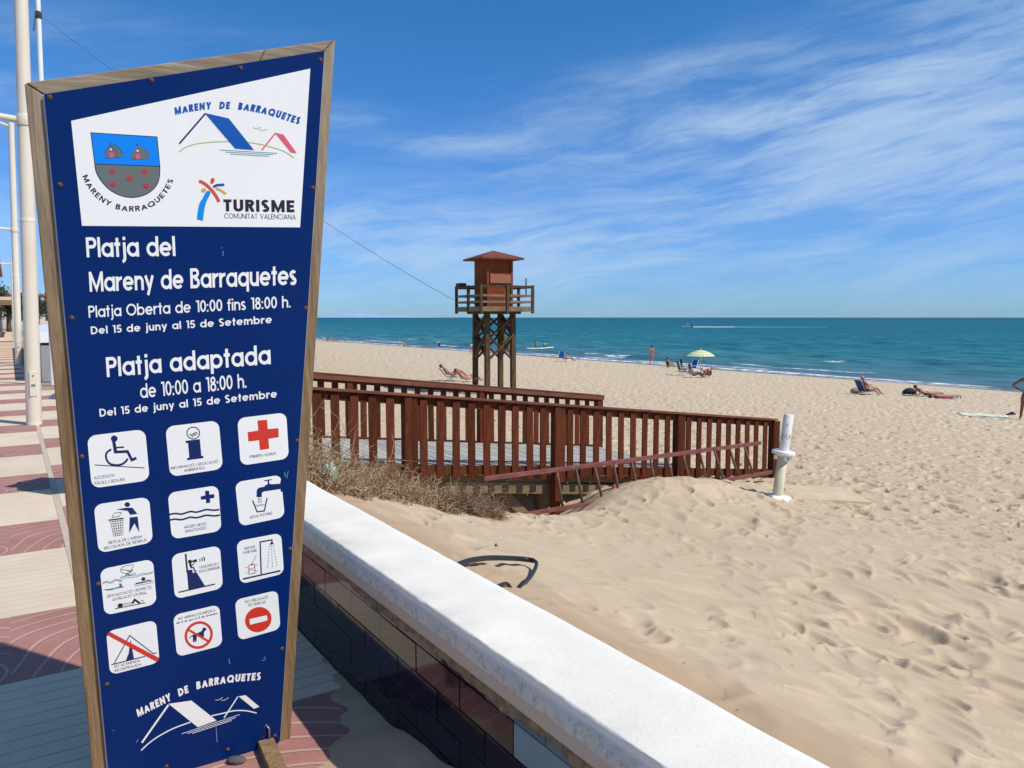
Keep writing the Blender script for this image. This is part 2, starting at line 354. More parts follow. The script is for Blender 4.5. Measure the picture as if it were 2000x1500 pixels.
# ---- sea
SHORE = 47.8; SEA_Z = EYE-4.2
def sea_mat():
    m_ = bpy.data.materials.new('sea_water'); m_.use_nodes = True; n = NT(m_.node_tree); b = m_.node_tree.nodes['Principled BSDF']
    g = n.add('ShaderNodeNewGeometry'); px_, py_, pz_ = n.sep(g.outputs['Position'])
    v = n.m('ADD', n.m('MULTIPLY', px_, CT), n.m('MULTIPLY', py_, ST))
    u = n.m('SUBTRACT', n.m('MULTIPLY', py_, CT), n.m('MULTIPLY', px_, ST))
    s = n.m('SUBTRACT', v, SHORE)
    wob = n.noise(n.comb(n.m('MULTIPLY', v, .03), n.m('MULTIPLY', u, .008)), 1.0, 4, .5)
    lg = n.m('DIVIDE', n.m('LOGARITHM', n.m('ADD', n.m('MAXIMUM', n.m('ADD', s, n.m('MULTIPLY', n.m('SUBTRACT', wob, .5), n.m('MULTIPLY', s, .6))), 0.0), 1.0), 10.0), 4.0)
    c = n.ramp(lg, [(0.0, (.16, .165, .165)), (.14, (.13, .195, .225)), (.26, (.075, .215, .25)), (.38, (.022, .205, .245)), (.52, (.0, .15, .205)), (.75, (.0, .112, .175)), (1.0, (.0, .07, .125))])
    # darker and lighter wind patches
    pt = n.noise(n.comb(n.m('MULTIPLY', v, .05), n.m('MULTIPLY', u, .018)), 1.0, 6, .65, .3)
    c = n.mix(n.ramp(pt, [(.40, .35), (.6, 0.0)]), c, (.003, .075, .12))
    w2 = n.noise(n.comb(n.m('MULTIPLY', v, .55), n.m('MULTIPLY', u, .13)), 1.0, 7, .72, .2)
    c = n.mix(n.ramp(w2, [(.40, .60), (.54, 0.0)]), c, (.006, .085, .105))
    c = n.mix(n.m('MULTIPLY', n.ramp(w2, [(.52, 0.0), (.66, .5)]), n.smooth(s, 260, 60)), c, (.12, .26, .30))
    # foam
    fn = n.noise(n.comb(n.m('MULTIPLY', v, .5), n.m('MULTIPLY', u, .07)), 1.0, 4, .6)
    fd = n.noise(n.comb(n.m('MULTIPLY', v, 2.2), n.m('MULTIPLY', u, 1.1)), 1.0, 6, .7)
    def line(s0, wd, th, amp=3.0):
        d = n.m('ABSOLUTE', n.m('SUBTRACT', s, n.m('ADD', s0, n.m('MULTIPLY', n.m('SUBTRACT', fn, .5), amp))))
        a = n.smooth(d, wd, wd*.25)
        seg = n.smooth(n.noise(n.comb(n.m('MULTIPLY', u, .075), s0*3.1), 1.0, 2, .5), th, th+.06)
        return n.m('MULTIPLY', n.m('MULTIPLY', a, seg), n.smooth(fd, .42, .56))
    foam = n.m('MAXIMUM', line(1.6, 1.0, .36), n.m('MAXIMUM', line(3.4, .8, .50), n.m('MAXIMUM', line(6.6, .9, .56), line(17.5, 1.1, .60))))
    edge = n.smooth(n.m('ABSOLUTE', n.m('SUBTRACT', s, n.m('ADD', .35, n.m('MULTIPLY', n.m('SUBTRACT', fn, .5), 1.6)))), .22, .06)
    foam = n.m('MAXIMUM', foam, n.m('MULTIPLY', n.m('MULTIPLY', edge, n.smooth(u, 48, 30)), n.smooth(fd, .40, .55)))
    caps = n.m('MULTIPLY', n.smooth(n.noise(n.comb(n.m('MULTIPLY', v, .35), n.m('MULTIPLY', u, .07), 5.0), 1.0, 6, .75), .735, .77), n.smooth(s, 20, 60))
    foam = n.m('MAXIMUM', foam, n.m('MULTIPLY', caps, .7), 0, True)
    c = n.mix(foam, c, (.78, .80, .80))
    n.n.remove(b); out = [x for x in n.n if x.type == 'OUTPUT_MATERIAL'][0]
    df = n.add('ShaderNodeBsdfDiffuse'); n.l.new(c, df.inputs[0]); gl = n.add('ShaderNodeBsdfGlossy'); gl.inputs['Roughness'].default_value = .22
    fr = n.add('ShaderNodeFresnel'); fr.inputs[0].default_value = 1.33; ms = n.add('ShaderNodeMixShader')
    n.l.new(n.m('MULTIPLY', n.m('MINIMUM', n.m('MULTIPLY', fr.outputs[0], .5), .17), n.m('SUBTRACT', 1.0, foam)), ms.inputs[0]); n.l.new(df.outputs[0], ms.inputs[1]); n.l.new(gl.outputs[0], ms.inputs[2]); n.l.new(ms.outputs[0], out.inputs[0])
    bp = n.add('ShaderNodeBump'); bp.inputs['Strength'].default_value = .9; bp.inputs['Distance'].default_value = .9
    big = n.noise(n.comb(n.m('MULTIPLY', v, .30), n.m('MULTIPLY', u, .11)), 1.0, 8, .68, .3)
    n.l.new(n.m('MULTIPLY', big, n.smooth(s, -2, 14)), bp.inputs['Height'])
    b2 = n.add('ShaderNodeBump'); b2.inputs['Distance'].default_value = .08; b2.inputs['Strength'].default_value = .6
    n.l.new(n.noise(n.comb(n.m('MULTIPLY', v, 2.4), u), 1.0, 5, .6), b2.inputs['Height'])
    n.l.new(bp.outputs[0], b2.inputs['Normal'])
    for q in (df.inputs['Normal'], gl.inputs['Normal'], fr.inputs['Normal']): n.l.new(b2.outputs[0], q)
    return m_
M['sea'] = sea_mat()

# ---- paving
def pave_red():
    m_ = bpy.data.materials.new('red_paving'); m_.use_nodes = True; n = NT(m_.node_tree); b = m_.node_tree.nodes['Principled BSDF']
    t_ = n.add('ShaderNodeTexCoord'); o = t_.outputs['Object']; x, y, z = n.sep(o)
    wx = n.m('SUBTRACT', n.m('FRACT', n.m('DIVIDE', n.m('ADD', x, 20.32), .86)), .5)
    X = n.m('MULTIPLY', wx, .86)
    bulge = n.m('MULTIPLY', n.m('SINE', n.m('MULTIPLY', y, 7.0)), .06)
    X = n.m('ADD', X, bulge)
    Y = n.m('ADD', y, .36)
    d = n.m('SQRT', n.m('ADD', n.m('MULTIPLY', X, X), n.m('MULTIPLY', Y, Y)))
    ring = n.m('ABSOLUTE', n.m('SUBTRACT', n.m('FRACT', n.m('DIVIDE', d, .105)), .5))
    gr = n.smooth(ring, .11, .04)
    base = n.mix(n.ramp(n.noise(o, 2.2, 5, .6), [(.35, 0.0), (.7, 1.0)]), (.33, .145, .125), (.40, .205, .17))
    base = n.mix(n.ramp(n.noise(o, 150, 3, .7), [(.55, 0.0), (.7, .35)]), base, (.55, .40, .34))
    c = n.mix(n.m('MULTIPLY', gr, .6), base, (.56, .40, .32))
    n.l.new(c, b.inputs['Base Color']); b.inputs['Roughness'].default_value = .8; b.inputs['Specular IOR Level'].default_value = .2
    bp = n.add('ShaderNodeBump'); bp.inputs['Distance'].default_value = .004; n.l.new(n.m('SUBTRACT', n.m('MULTIPLY', n.noise(o, 90, 4, .7), .3), gr), bp.inputs['Height']); n.l.new(bp.outputs[0], b.inputs['Normal'])
    return m_
M['pave_red'] = pave_red()
M['pave_cream'] = mat('cream_paving', (.62, .50, .365), .8, col2=(.72, .60, .45), vscale=1.8, bump=.002, bscale=90, spec=.2, objrand=.04)
M['pave_base'] = mat('paving_joint', (.34, .26, .19), .9, var=.12, vscale=3)
M['pave_strip'] = mat('paving_strip', (.52, .43, .34), .85, var=.08, vscale=4, bump=.001, bscale=90)
M['asphalt'] = mat('asphalt', (.06, .06, .06), .9, var=.1)

# ================================================================== GROUND
VP = np.array([-60, 1.2, 1.45, 2.0, 3.0, 4.0, 5.2, 6.5, 8.0, 9.2, 10.4, 12.0, 15, 20, 30, 40, 46, 48, 52, 60, 90, 400])
HP = np.array([1.25, 1.25, 1.25, 1.38, 1.74, 2.08, 2.40, 2.54, 2.62, 2.73, 2.86, 3.02, 3.17, 3.33, 3.58, 3.88, 4.08, 4.20, 4.5, 5.2, 7, 12])
def base_h(v):
    acc = 0
    for d, wt in ((-.5, 1), (-.25, 2), (0, 3), (.25, 2), (.5, 1)): acc = acc+wt*np.interp(v+d, VP, HP)
    return acc/9
def mk_tile(N, size, ndent, seed, lmin, lmax, amp, dirn=-1.1, sd=.35, ridge=1.0, wr=(.32, .6)):
    r = np.random.default_rng(seed)
    k = np.fft.fftfreq(N, size/N); kx, ky = np.meshgrid(k, k)
    ca, sa = math.cos(dirn), math.sin(dirn)
    ku = kx*ca+ky*sa; kv = -kx*sa+ky*ca
    kk = np.sqrt((ku*2.3)**2+(kv*.75)**2)+1e-6
    spec = np.exp(-(kk/3.4)**2)*(kk/(kk+1.2))/(kk+.5)**.9
    ph = np.fft.fft2(r.standard_normal((N, N)))
    T = np.real(np.fft.ifft2(ph*spec)); T /= T.std()
    T = -np.abs(T+.3)*.7+.5*T                       # ridged, wind-cut look
    T = T*amp*.62*ridge
    dxy = size/N
    for i in range(ndent):
        cx, cy = r.random(2)*size; L = r.uniform(lmin, lmax); W = L*r.uniform(*wr); a = r.normal(dirn, sd); dp = amp*r.uniform(.8, 2.4)
        n_ = int(L*2.2/dxy)
        ii = np.arange(-n_, n_+1); gx, gy = np.meshgrid(ii*dxy, ii*dxy)
        p = gx*math.cos(a)+gy*math.sin(a); q = -gx*math.sin(a)+gy*math.cos(a)
        q2 = q+.35*p*p/L
        e = (p/L)**2+(q2/W)**2
        dent = -dp*np.exp(-(e*1.3)**1.4)
        rim = dp*.45*np.exp(-((np.sqrt(e)-1.25)/.28)**2)*(q2 > 0)
        ix = (int(cx/dxy)+ii) % N; iy = (int(cy/dxy)+ii) % N
        T[np.ix_(iy, ix)] += dent+rim
    return T
TA = mk_tile(900, 11.0, 620, 3, .10, .30, .021)
TBt = mk_tile(900, 14.3, 520, 5, .14, .42, .019, -1.6)
TC = mk_tile(900, 16.0, 2400, 8, .07, .17, .022, 0, 3, .25, (.5, .95))
def samp(T, size, x, y):
    N = T.shape[0]; fx = (x/size*N) % N; fy = (y/size*N) % N
    x0 = np.floor(fx).astype(int) % N; y0 = np.floor(fy).astype(int) % N; ax_ = fx-np.floor(fx); ay_ = fy-np.floor(fy)
    x1 = (x0+1) % N; y1 = (y0+1) % N
    return (T[y0, x0]*(1-ax_)+T[y0, x1]*ax_)*(1-ay_)+(T[y1, x0]*(1-ax_)+T[y1, x1]*ax_)*ay_
FX0, FY0 = -2.04, 9.87           # start of the front fence line
def g2(X, Y, cx, cy, a, b, rot):
    c, s_ = math.cos(rot), math.sin(rot); p = (X-cx)*c+(Y-cy)*s_; q = -(X-cx)*s_+(Y-cy)*c
    return np.exp(-((p/a)**2+(q/b)**2))
def sstep(x, a, b):
    t = np.clip((x-a)/(b-a), 0, 1); return t*t*(3-2*t)
def ground_z(X, Y, detail=True):
    X = np.asarray(X, float); Y = np.asarray(Y, float)
    v = X*CT+Y*ST; u = Y*CT-X*ST
    h = base_h(v)
    # pit under the walkway, mound in front of its lower end
    h = h+.50*g2(X, Y, .15, 10.9, 1.15, .85, TH)+.30*g2(X, Y, .3, 11.7, 1.3, .7, TH)
    h = h-.22*g2(X, Y, 2.6, 11.7, 1.5, .75, TH)
    t = (X-FX0)*CT+(Y-FY0)*ST; wd = -(X-FX0)*ST+(Y-FY0)*CT
    deck = 1.93+.117*t
    under = sstep(wd, -.15, .1)*sstep(wd, 3.25, 3.0)*sstep(t, 6.5, 5.6)
    h = np.where(h < deck+.28, h*(1-under)+(deck+.30)*under, h)
    if detail:
        am = sstep(v, 1.5, 3.2)*(.75+.25*np.sin(X*.7+1)*np.cos(Y*.5))
        near = sstep(v, 14.0, 6.0)
        d = samp(TA, 11.0, X+.2*np.sin(Y), Y)
        d2 = samp(TBt, 14.3, X*.88+Y*.47+3, Y*.88-X*.47+5)
        calm = g2(X, Y, 5.0, 9.0, 1.6, 1.0, .4)
        d3 = samp(TC, 16.0, X*.8-Y*.6, X*.6+Y*.8)
        patch = .62+.38*np.sin(X*.9+2*np.sin(Y*.4))*np.sin(Y*.55+1.3*np.sin(X*.5))
        h = h-am*(d*1.05+d2*1.10)*(1-.65*calm)*(.45+.55*near)*sstep(v, 47.2, 44)*np.clip(patch*1.25, 0, 1)
        h = h-d3*(.10+1.25*sstep(v, 7.5, 12))*sstep(v, 1.6, 3)*sstep(v, 46.5, 43)*(1-.8*calm)
        h = h-.006*np.sin(v*9+np.sin(u*1.7)*.9)*sstep(v, 1.4, 1.9)*sstep(v, 3.4, 2.3)
    return EYE-h
def on_ground(x, y):
    d = ray(x, y); lo, hi = 2.0, 400.0
    ts = np.geomspace(lo, hi, 4000); Px = d.x*ts; Py = d.y*ts; Pz = EYE+d.z*ts
    gz = np.maximum(ground_z(Px, Py, False), SEA_Z-.06); k = int(np.argmax(Pz < gz)); return Vector((Px[k], Py[k], max(float(ground_z(Px[k], Py[k])), SEA_Z-.06)))
def gz1(x, y): return float(ground_z(x, y))

def grid_mesh(name, P, mask=None):
    """P: (n, m, 3) array -> quad mesh"""
    n, m_, _ = P.shape
    idx = np.arange(n*m_).reshape(n, m_)
    q = np.stack([idx[:-1, :-1], idx[1:, :-1], idx[1:, 1:], idx[:-1, 1:]], -1).reshape(-1, 4)
    if mask is not None:
        q = q[mask[:-1, :-1].reshape(-1)]
    me = bpy.data.meshes.new(name); me.vertices.add(n*m_); me.vertices.foreach_set('co', P.reshape(-1).astype(np.float32))
    me.loops.add(q.size); me.loops.foreach_set('vertex_index', q.reshape(-1).astype(np.int32))
    me.polygons.add(len(q)); me.polygons.foreach_set('loop_start', np.arange(0, q.size, 4, dtype=np.int32))
    me.polygons.foreach_set('use_smooth', np.ones(len(q), bool)); me.update(calc_edges=True)
    return me
azs = np.concatenate([np.linspace(-1.30, -.68, 60)[:-1], np.linspace(-.68, .66, 860), np.linspace(.66, 2.2, 130)[1:]])
rs = np.concatenate([np.geomspace(1.6, 3.0, 40)[:-1], np.geomspace(3.0, 26, 640)[:-1], np.geomspace(26, 60, 150)[:-1], np.geomspace(60, 420, 50)])
RR, AA = np.meshgrid(rs, azs, indexing='ij'); X = RR*np.sin(AA); Y = RR*np.cos(AA)
Vv = X*CT+Y*ST
Z = ground_z(X, Y)
keep = (Vv > 1.28) & (Vv < 70)
link('beach_sand', grid_mesh('beach_sand', np.stack([X, Y, Z], -1), keep), M['sand'])['kind'] = 'structure'

# sea: one sheet out to the horizon with real swell near the shore
azs = np.concatenate([np.linspace(-math.pi*.55, -.62, 60)[:-1], np.linspace(-.62, .62, 420), np.linspace(.62, math.pi*.75, 90)[1:]])
rs = np.concatenate([np.geomspace(24, 140, 330)[:-1], np.geomspace(140, 900, 110)[:-1], np.geomspace(900, 40000, 40)])
RR, AA = np.meshgrid(rs, azs, indexing='ij'); X = RR*np.sin(AA); Y = RR*np.cos(AA); Vv = X*CT+Y*ST; Uu = Y*CT-X*ST; S_ = Vv-SHORE
kN = np.random.default_rng(4); Z = np.zeros_like(X)
for i in range(34):
    lam = kN.uniform(1.6, 9.0); ang = kN.normal(0, .45); k_ = 2*math.pi/lam; ph = kN.uniform(0, 6.28)
    Z += (lam/9)**.8*.030*np.sin(k_*(Vv*math.cos(ang)+Uu*math.sin(ang))+ph+.6*np.sin(Uu*.05+i))
Z *= sstep(S_, 1, 12)*sstep(RR, 500, 120)
def crest(s0, amp, wd, sd):
    wob = 1.4*np.sin(Uu*.06+sd)+.7*np.sin(Uu*.17+sd*2); seg = sstep(np.sin(Uu*.045+sd*1.7)+.5*np.sin(Uu*.11+sd), -.3, .6)
    d = S_-s0-wob; return amp*seg*np.exp(-(d/np.where(d < 0, wd*.45, wd))**2)
Z += crest(2.5, .16, .9, 1)+crest(7, .24, 1.4, 2.3)+crest(17.5, .30, 1.8, .2)+crest(29, .22, 2.2, 4)
Z = SEA_Z+Z
link('sea_water', grid_mesh('sea_water', np.stack([X, Y, Z], -1), (Vv > 46.9)), M['sea'])['kind'] = 'structure'

# ================================================================== PROMENADE (local x = v across, y = u along)
prom = link('promenade', bpy.data.meshes.new('promenade'), M['pave_base']); prom['kind'] = 'structure'; prom.rotation_euler = (0, 0, TH)
mb = MB(); mb.box((-3.4, 60, -.22), (9.06, 150, .40)); pm = bpy.data.meshes.new('promenade'); pm.from_pydata(mb.v, [], mb.f); pm.materials.append(M['pave_base']); prom.data = pm
roadm = MB(); roadm.box((-16, 60, -.30), (16, 150, .40)); rd = roadm.build('road', M['asphalt']); rd.rotation_euler = (0, 0, TH); rd['kind'] = 'structure'
VST, VW = .267, 1.13
def cream(v0, v1, u0, u1):
    mb = MB(); n = max(1, int(round((u1-u0)/.092))); st = (u1-u0)/n
    near = u0 < 14
    if near:
        for i in range(n): mb.box(((v0+v1)/2, u0+(i+.5)*st, -.010), (v1-v0, st-.007, .022))
        mb.box(((v0+v1)/2, (u0+u1)/2, -.018), (v1-v0, u1-u0-.001, .022))
    else: mb.box(((v0+v1)/2, (u0+u1)/2, -.010), (v1-v0, u1-u0-.005, .022))
    mb.build('cream_paving_band', M['pave_cream'], prom)
def redb(v0, v1, u0, u1):
    mb = MB(); mb.box((0, 0, 0), (v1-v0, u1-u0-.006, .022)); o = mb.build('red_paving_band', M['pave_red'], prom); o.location = ((v0+v1)/2, (u0+u1)/2, -.010)
for k in range(-2, 30):
    r0 = 3.80+2.115*k; r1 = r0+.86
    redb(-7.9, VST-.025, r0, r1); cream(-7.9, VST-.025, r1, r0+2.115)
    r0 += .46-2.115; r1 = r0+.84
    if r1 < 18: redb(VST+.025, VW, r0, r1); cream(VST+.025, VW, r1, r0+2.115)
mb = MB(); mb.box((VST, 30, -.010), (.046, 75, .023)); mb.build('paving_strip', M['pave_strip'], prom)

# ================================================================== WALL
wall = thing('promenade_wall', 'low sea wall with thick white coping and dark glazed tiles between promenade and sand', 'wall', (0, 0, 0), TH)
VI, VO = 1.112, 1.432; U0, U1 = -3.0, 5.9
# coping: profile swept along u with roughened edge
prof = [(VI+.030, .478), (VI+.004, .480), (VI, .486), (VI+.002, .524), (VI+.006, .532), (VI+.007, .591), (VI+.0095, .5975), (VI+.015, .5995), (VI+.11, .600), (VI+.2, .6015), (VO-.05, .600), (VO-.014, .596), (VO-.002, .586), (VO, .57), (VO, .47)]
us = np.concatenate([np.linspace(U0, .9, 30)[:-1], np.linspace(.9, U1, 900)])
nr = np.random.default_rng(9)
def rough1d(n, sc, seed):
    r = np.random.default_rng(seed).standard_normal(n); k = np.exp(-.5*(np.arange(-3*sc, 3*sc+1)/sc)**2); o = np.convolve(r, k/np.sqrt((k**2).sum()), 'same'); return o
G = np.zeros((len(us), len(prof), 3))
for j, (pv, pz) in enumerate(prof):
    a = .0
    if 3 <= j <= 8: a = .0015
    nv = rough1d(len(us), 4, 20+j)*a*.6+rough1d(len(us), 2, 90+j)*a*.35
    nz = rough1d(len(us), 5, 120+j)*a*.35
    if j in (5, 6): nz -= np.clip(rough1d(len(us), 3, 7)-1.3, 0, 2)*.003; nv += np.clip(rough1d(len(us), 3, 7)-1.3, 0, 2)*.004
    if j >= 8 and j < 12: nz += rough1d(len(us), 40, 5)*.0008
    if j in (11, 12): nv -= rough1d(len(us), 12, 77)*.002
    G[:, j, 0] = pv+nv; G[:, j, 1] = us; G[:, j, 2] = pz+nz
cap = link('coping', grid_mesh('coping', G[:, ::-1]), M['cap'], wall)
mb = MB(); mb.box(((1.150+VO-.02)/2, (U0+U1)/2, -.1), (VO-.02-1.150, U1-U0-.02, 1.16)); mb.build('core', M['mortar'], wall)
# ragged mortar bed under the coping
mm = np.zeros((700, 5, 3)); uu = np.linspace(.6, U1, 700)
for j, (pv, pz) in enumerate([(1.146, .482), (1.134, .474), (1.128, .455), (1.131, .438), (1.146, .425)]):
    mm[:, j, 0] = pv-rough1d(700, 3, 200+j)*.004-rough1d(700, 9, 210)*.003; mm[:, j, 1] = uu; mm[:, j, 2] = pz+rough1d(700, 4, 230+j)*.004*(j > 1)
link('mortar_bed', grid_mesh('mortar_bed', mm[:, ::-1]), M['mortar'], wall)
zr = [.0, .103, .208, .312, .416]
for row in range(5):
    z0, z1 = zr[row], (zr+[.462])[row+1]
    off = (2.82 if row % 2 == 0 else 2.665) % .31
    u_ = off-.31*3
    while u_ < U1-.02:
        a, b_ = max(u_, U0), min(u_+.31, U1)
        if b_-a > .03 and b_ > .55:
            mb = MB(); mb.box((0, 0, 0), (.012, b_-a-.0035, z1-z0-.0035))
            t_ = mb.build('tile', M['tile_teal'] if (row >= 3 and b_ < 1.95) else M['tile_navy'], wall, bevel=.001)
            t_.location = (1.141+random.uniform(-.0012, .0012), (a+b_)/2, (z0+z1)/2)
            t_.rotation_euler = (0, random.uniform(-.006, .006), random.uniform(-.004, .004))
        u_ += .31
mb = MB(); mb.box((1.148, (U0+U1)/2, .22), (.006, U1-U0-.04, .50)); mb.build('grout', mat('grout', (.55, .52, .46), .9), wall)
# wind-blown sand at the foot of the wall on the promenade side
gu, gv = np.meshgrid(np.linspace(.2, 4.2, 260), np.linspace(0.45, 1.134, 90), indexing='ij')
prof_u = np.interp(gu, [.2, 1.6, 2.0, 2.3, 2.48, 2.62, 2.8, 3.1, 4.2], [.16, .13, .115, .10, .08, .05, .018, .008, .004])
lump = .75+.25*np.sin(gu*6.3+1.2)+.12*np.sin(gu*14+gv*5)
hh = prof_u*lump*np.exp(-((1.134-gv)/(.10+1.3*prof_u))**1.6)-.006
hh += .002*np.sin(gu*31+gv*17)*(hh > 0)
dr = link('sand_drift', grid_mesh('sand_drift', np.stack([gv*CT-gu*ST, gv*ST+gu*CT, hh], -1)[:, ::-1]), M['drift']); dr['kind'] = 'stuff'

# ================================================================== SIGN
XD = Vector((.852, .521, .046)).normalized()
LEAN = R(4.0)
up0 = Vector((0, 0, 1))-XD*XD.z; up0.normalize(); nrm0 = XD.cross(up0).normalized()      # nrm0 towards the viewer
YD = (up0*math.cos(LEAN)+nrm0*math.sin(LEAN)).normalized(); NN = XD.cross(YD).normalized()
SO = on_z(567, 1443, 0.0)
# origin on the ground at the right-hand foot
signM = Matrix((( XD.x, YD.x, NN.x, SO.x), (XD.y, YD.y, NN.y, SO.y), (XD.z, YD.z, NN.z, SO.z), (0, 0, 0, 1)))
sign = thing('beach_information_sign', 'tall blue beach information sign in a weathered wooden frame beside the white wall', 'sign')
sign.matrix_world = signM; sign.rotation_mode = 'XYZ'
def S(x, y):
    p = on_plane(x, y, SO+NN*.014, NN)-SO; return (p.dot(XD), p.dot(YD))
def S0(x, y, off=0.0):
    p = on_plane(x, y, SO+NN*off, NN)-SO; return (p.dot(XD), p.dot(YD))
def slab(name, pts, z0, z1, mt, parent, bevel=0):
    """pts in sign coordinates, counter-clockwise"""
    n = len(pts); vs = [(a, b, z0) for a, b in pts]+[(a, b, z1) for a, b in pts]
    ar = sum(pts[i][0]*pts[(i+1) % n][1]-pts[(i+1) % n][0]*pts[i][1] for i in range(n))
    fs = [tuple(range(n))[::-1], tuple(range(n, 2*n))]+[(i, (i+1) % n, n+(i+1) % n, n+i) for i in range(n)]
    if ar < 0: fs = [f[::-1] for f in fs]
    mb = MB(); mb.add(vs, fs); return mb.build(name, mt, parent, bevel=bevel)
# frame boards (front face at local z = 0)
def bottom(xo, yo, xi, yi): pass
lt_o = S0(48, 162); lt_i = S0(88, 187); rt_o = S0(655, 77); rt_i = S0(632, 101)
rb_o = S0(567, 1443); rb_i = S0(546, 1449)
lb_o = S0(180, 1500); lb_i = S0(214, 1500)
def ext(a, b, yy):
    t = (yy-a[1])/(b[1]-a[1]); return (a[0]+(b[0]-a[0])*t, yy)
yb = -.03
LBo, LBi = ext(lt_o, lb_o, yb), ext(lt_i, lb_i, yb)
slab('side_post', [lt_o, lt_i, LBi, LBo], -.075, 0, M['frame'], sign, .003)
slab('side_post', [rt_o, rt_i, ext(rt_i, rb_i, yb), ext(rt_o, rb_o, yb)], -.075, 0, M['frame'], sign, .003)
def lerp2(a, b, t): return (a[0]+(b[0]-a[0])*t, a[1]+(b[1]-a[1])*t)
tj = .742
slab('top_rail', [lerp2(lt_o, rt_o, .004), lerp2(lt_o, rt_o, tj-.0015), lerp2(lt_i, rt_i, tj-.004), lerp2(lt_i, rt_i, .004)], -.075, 0.001, M['frame_top'], sign, .003)
slab('top_rail', [lerp2(lt_o, rt_o, tj), lerp2(lt_o, rt_o, .997), lerp2(lt_i, rt_i, .997), lerp2(lt_i, rt_i, tj-.002)], -.075, -.0005, M['frame_top'], sign, .003)
# back cladding keeps the panel stiff
pTL, pTR, pBR = S(86, 184), S(634, 99), S(547, 1448)
pBL = ext(S(93, 240), S(211, 1500), pBR[1]-.006)
slab('blue_panel', [pTL, pTR, pBR, pBL], .009, .014, M['panel'], sign)
slab('panel_edge', [lerp2(pTL, pTR, -.004), lerp2(pTL, pTR, 1.003), lerp2(pBL, pBR, 1.004), lerp2(pBL, pBR, -.006)], .0075, .0088, mat('panel_edge', (.62, .62, .62), .5), sign)
slab('back_board', [lerp2(lt_i, rt_i, .01), lerp2(lt_i, rt_i, .99), (rb_i[0]-.01, .1), (LBi[0]+.01, .1)], -.045, -.030, M['old_wood'], sign)
# screws
scr = [(97, 190), (296, 157), (470, 133), (626, 117), (611, 367), (117, 361), (140, 621), (597, 602), (160, 892), (581, 861), (192, 1141), (567, 1072), (209, 1337), (551, 1267), (537, 1437), (445, 1464), (325, 1497)]
sc0 = None
for x, y in scr:
    p = S(x, y)
    if sc0 is None:
        mb = MB(); mb.lathe((0, 0, 0), [(.0075, 0), (.0072, .0012), (.0045, .0016), (.0040, .0035), (.0, .0042)], 12)
        sc0 = mb.build('screw', M['rust'], sign, True); o = sc0
    else: o = sc0.copy(); COL.objects.link(o)
    o.location = (p[0], p[1], .0142)

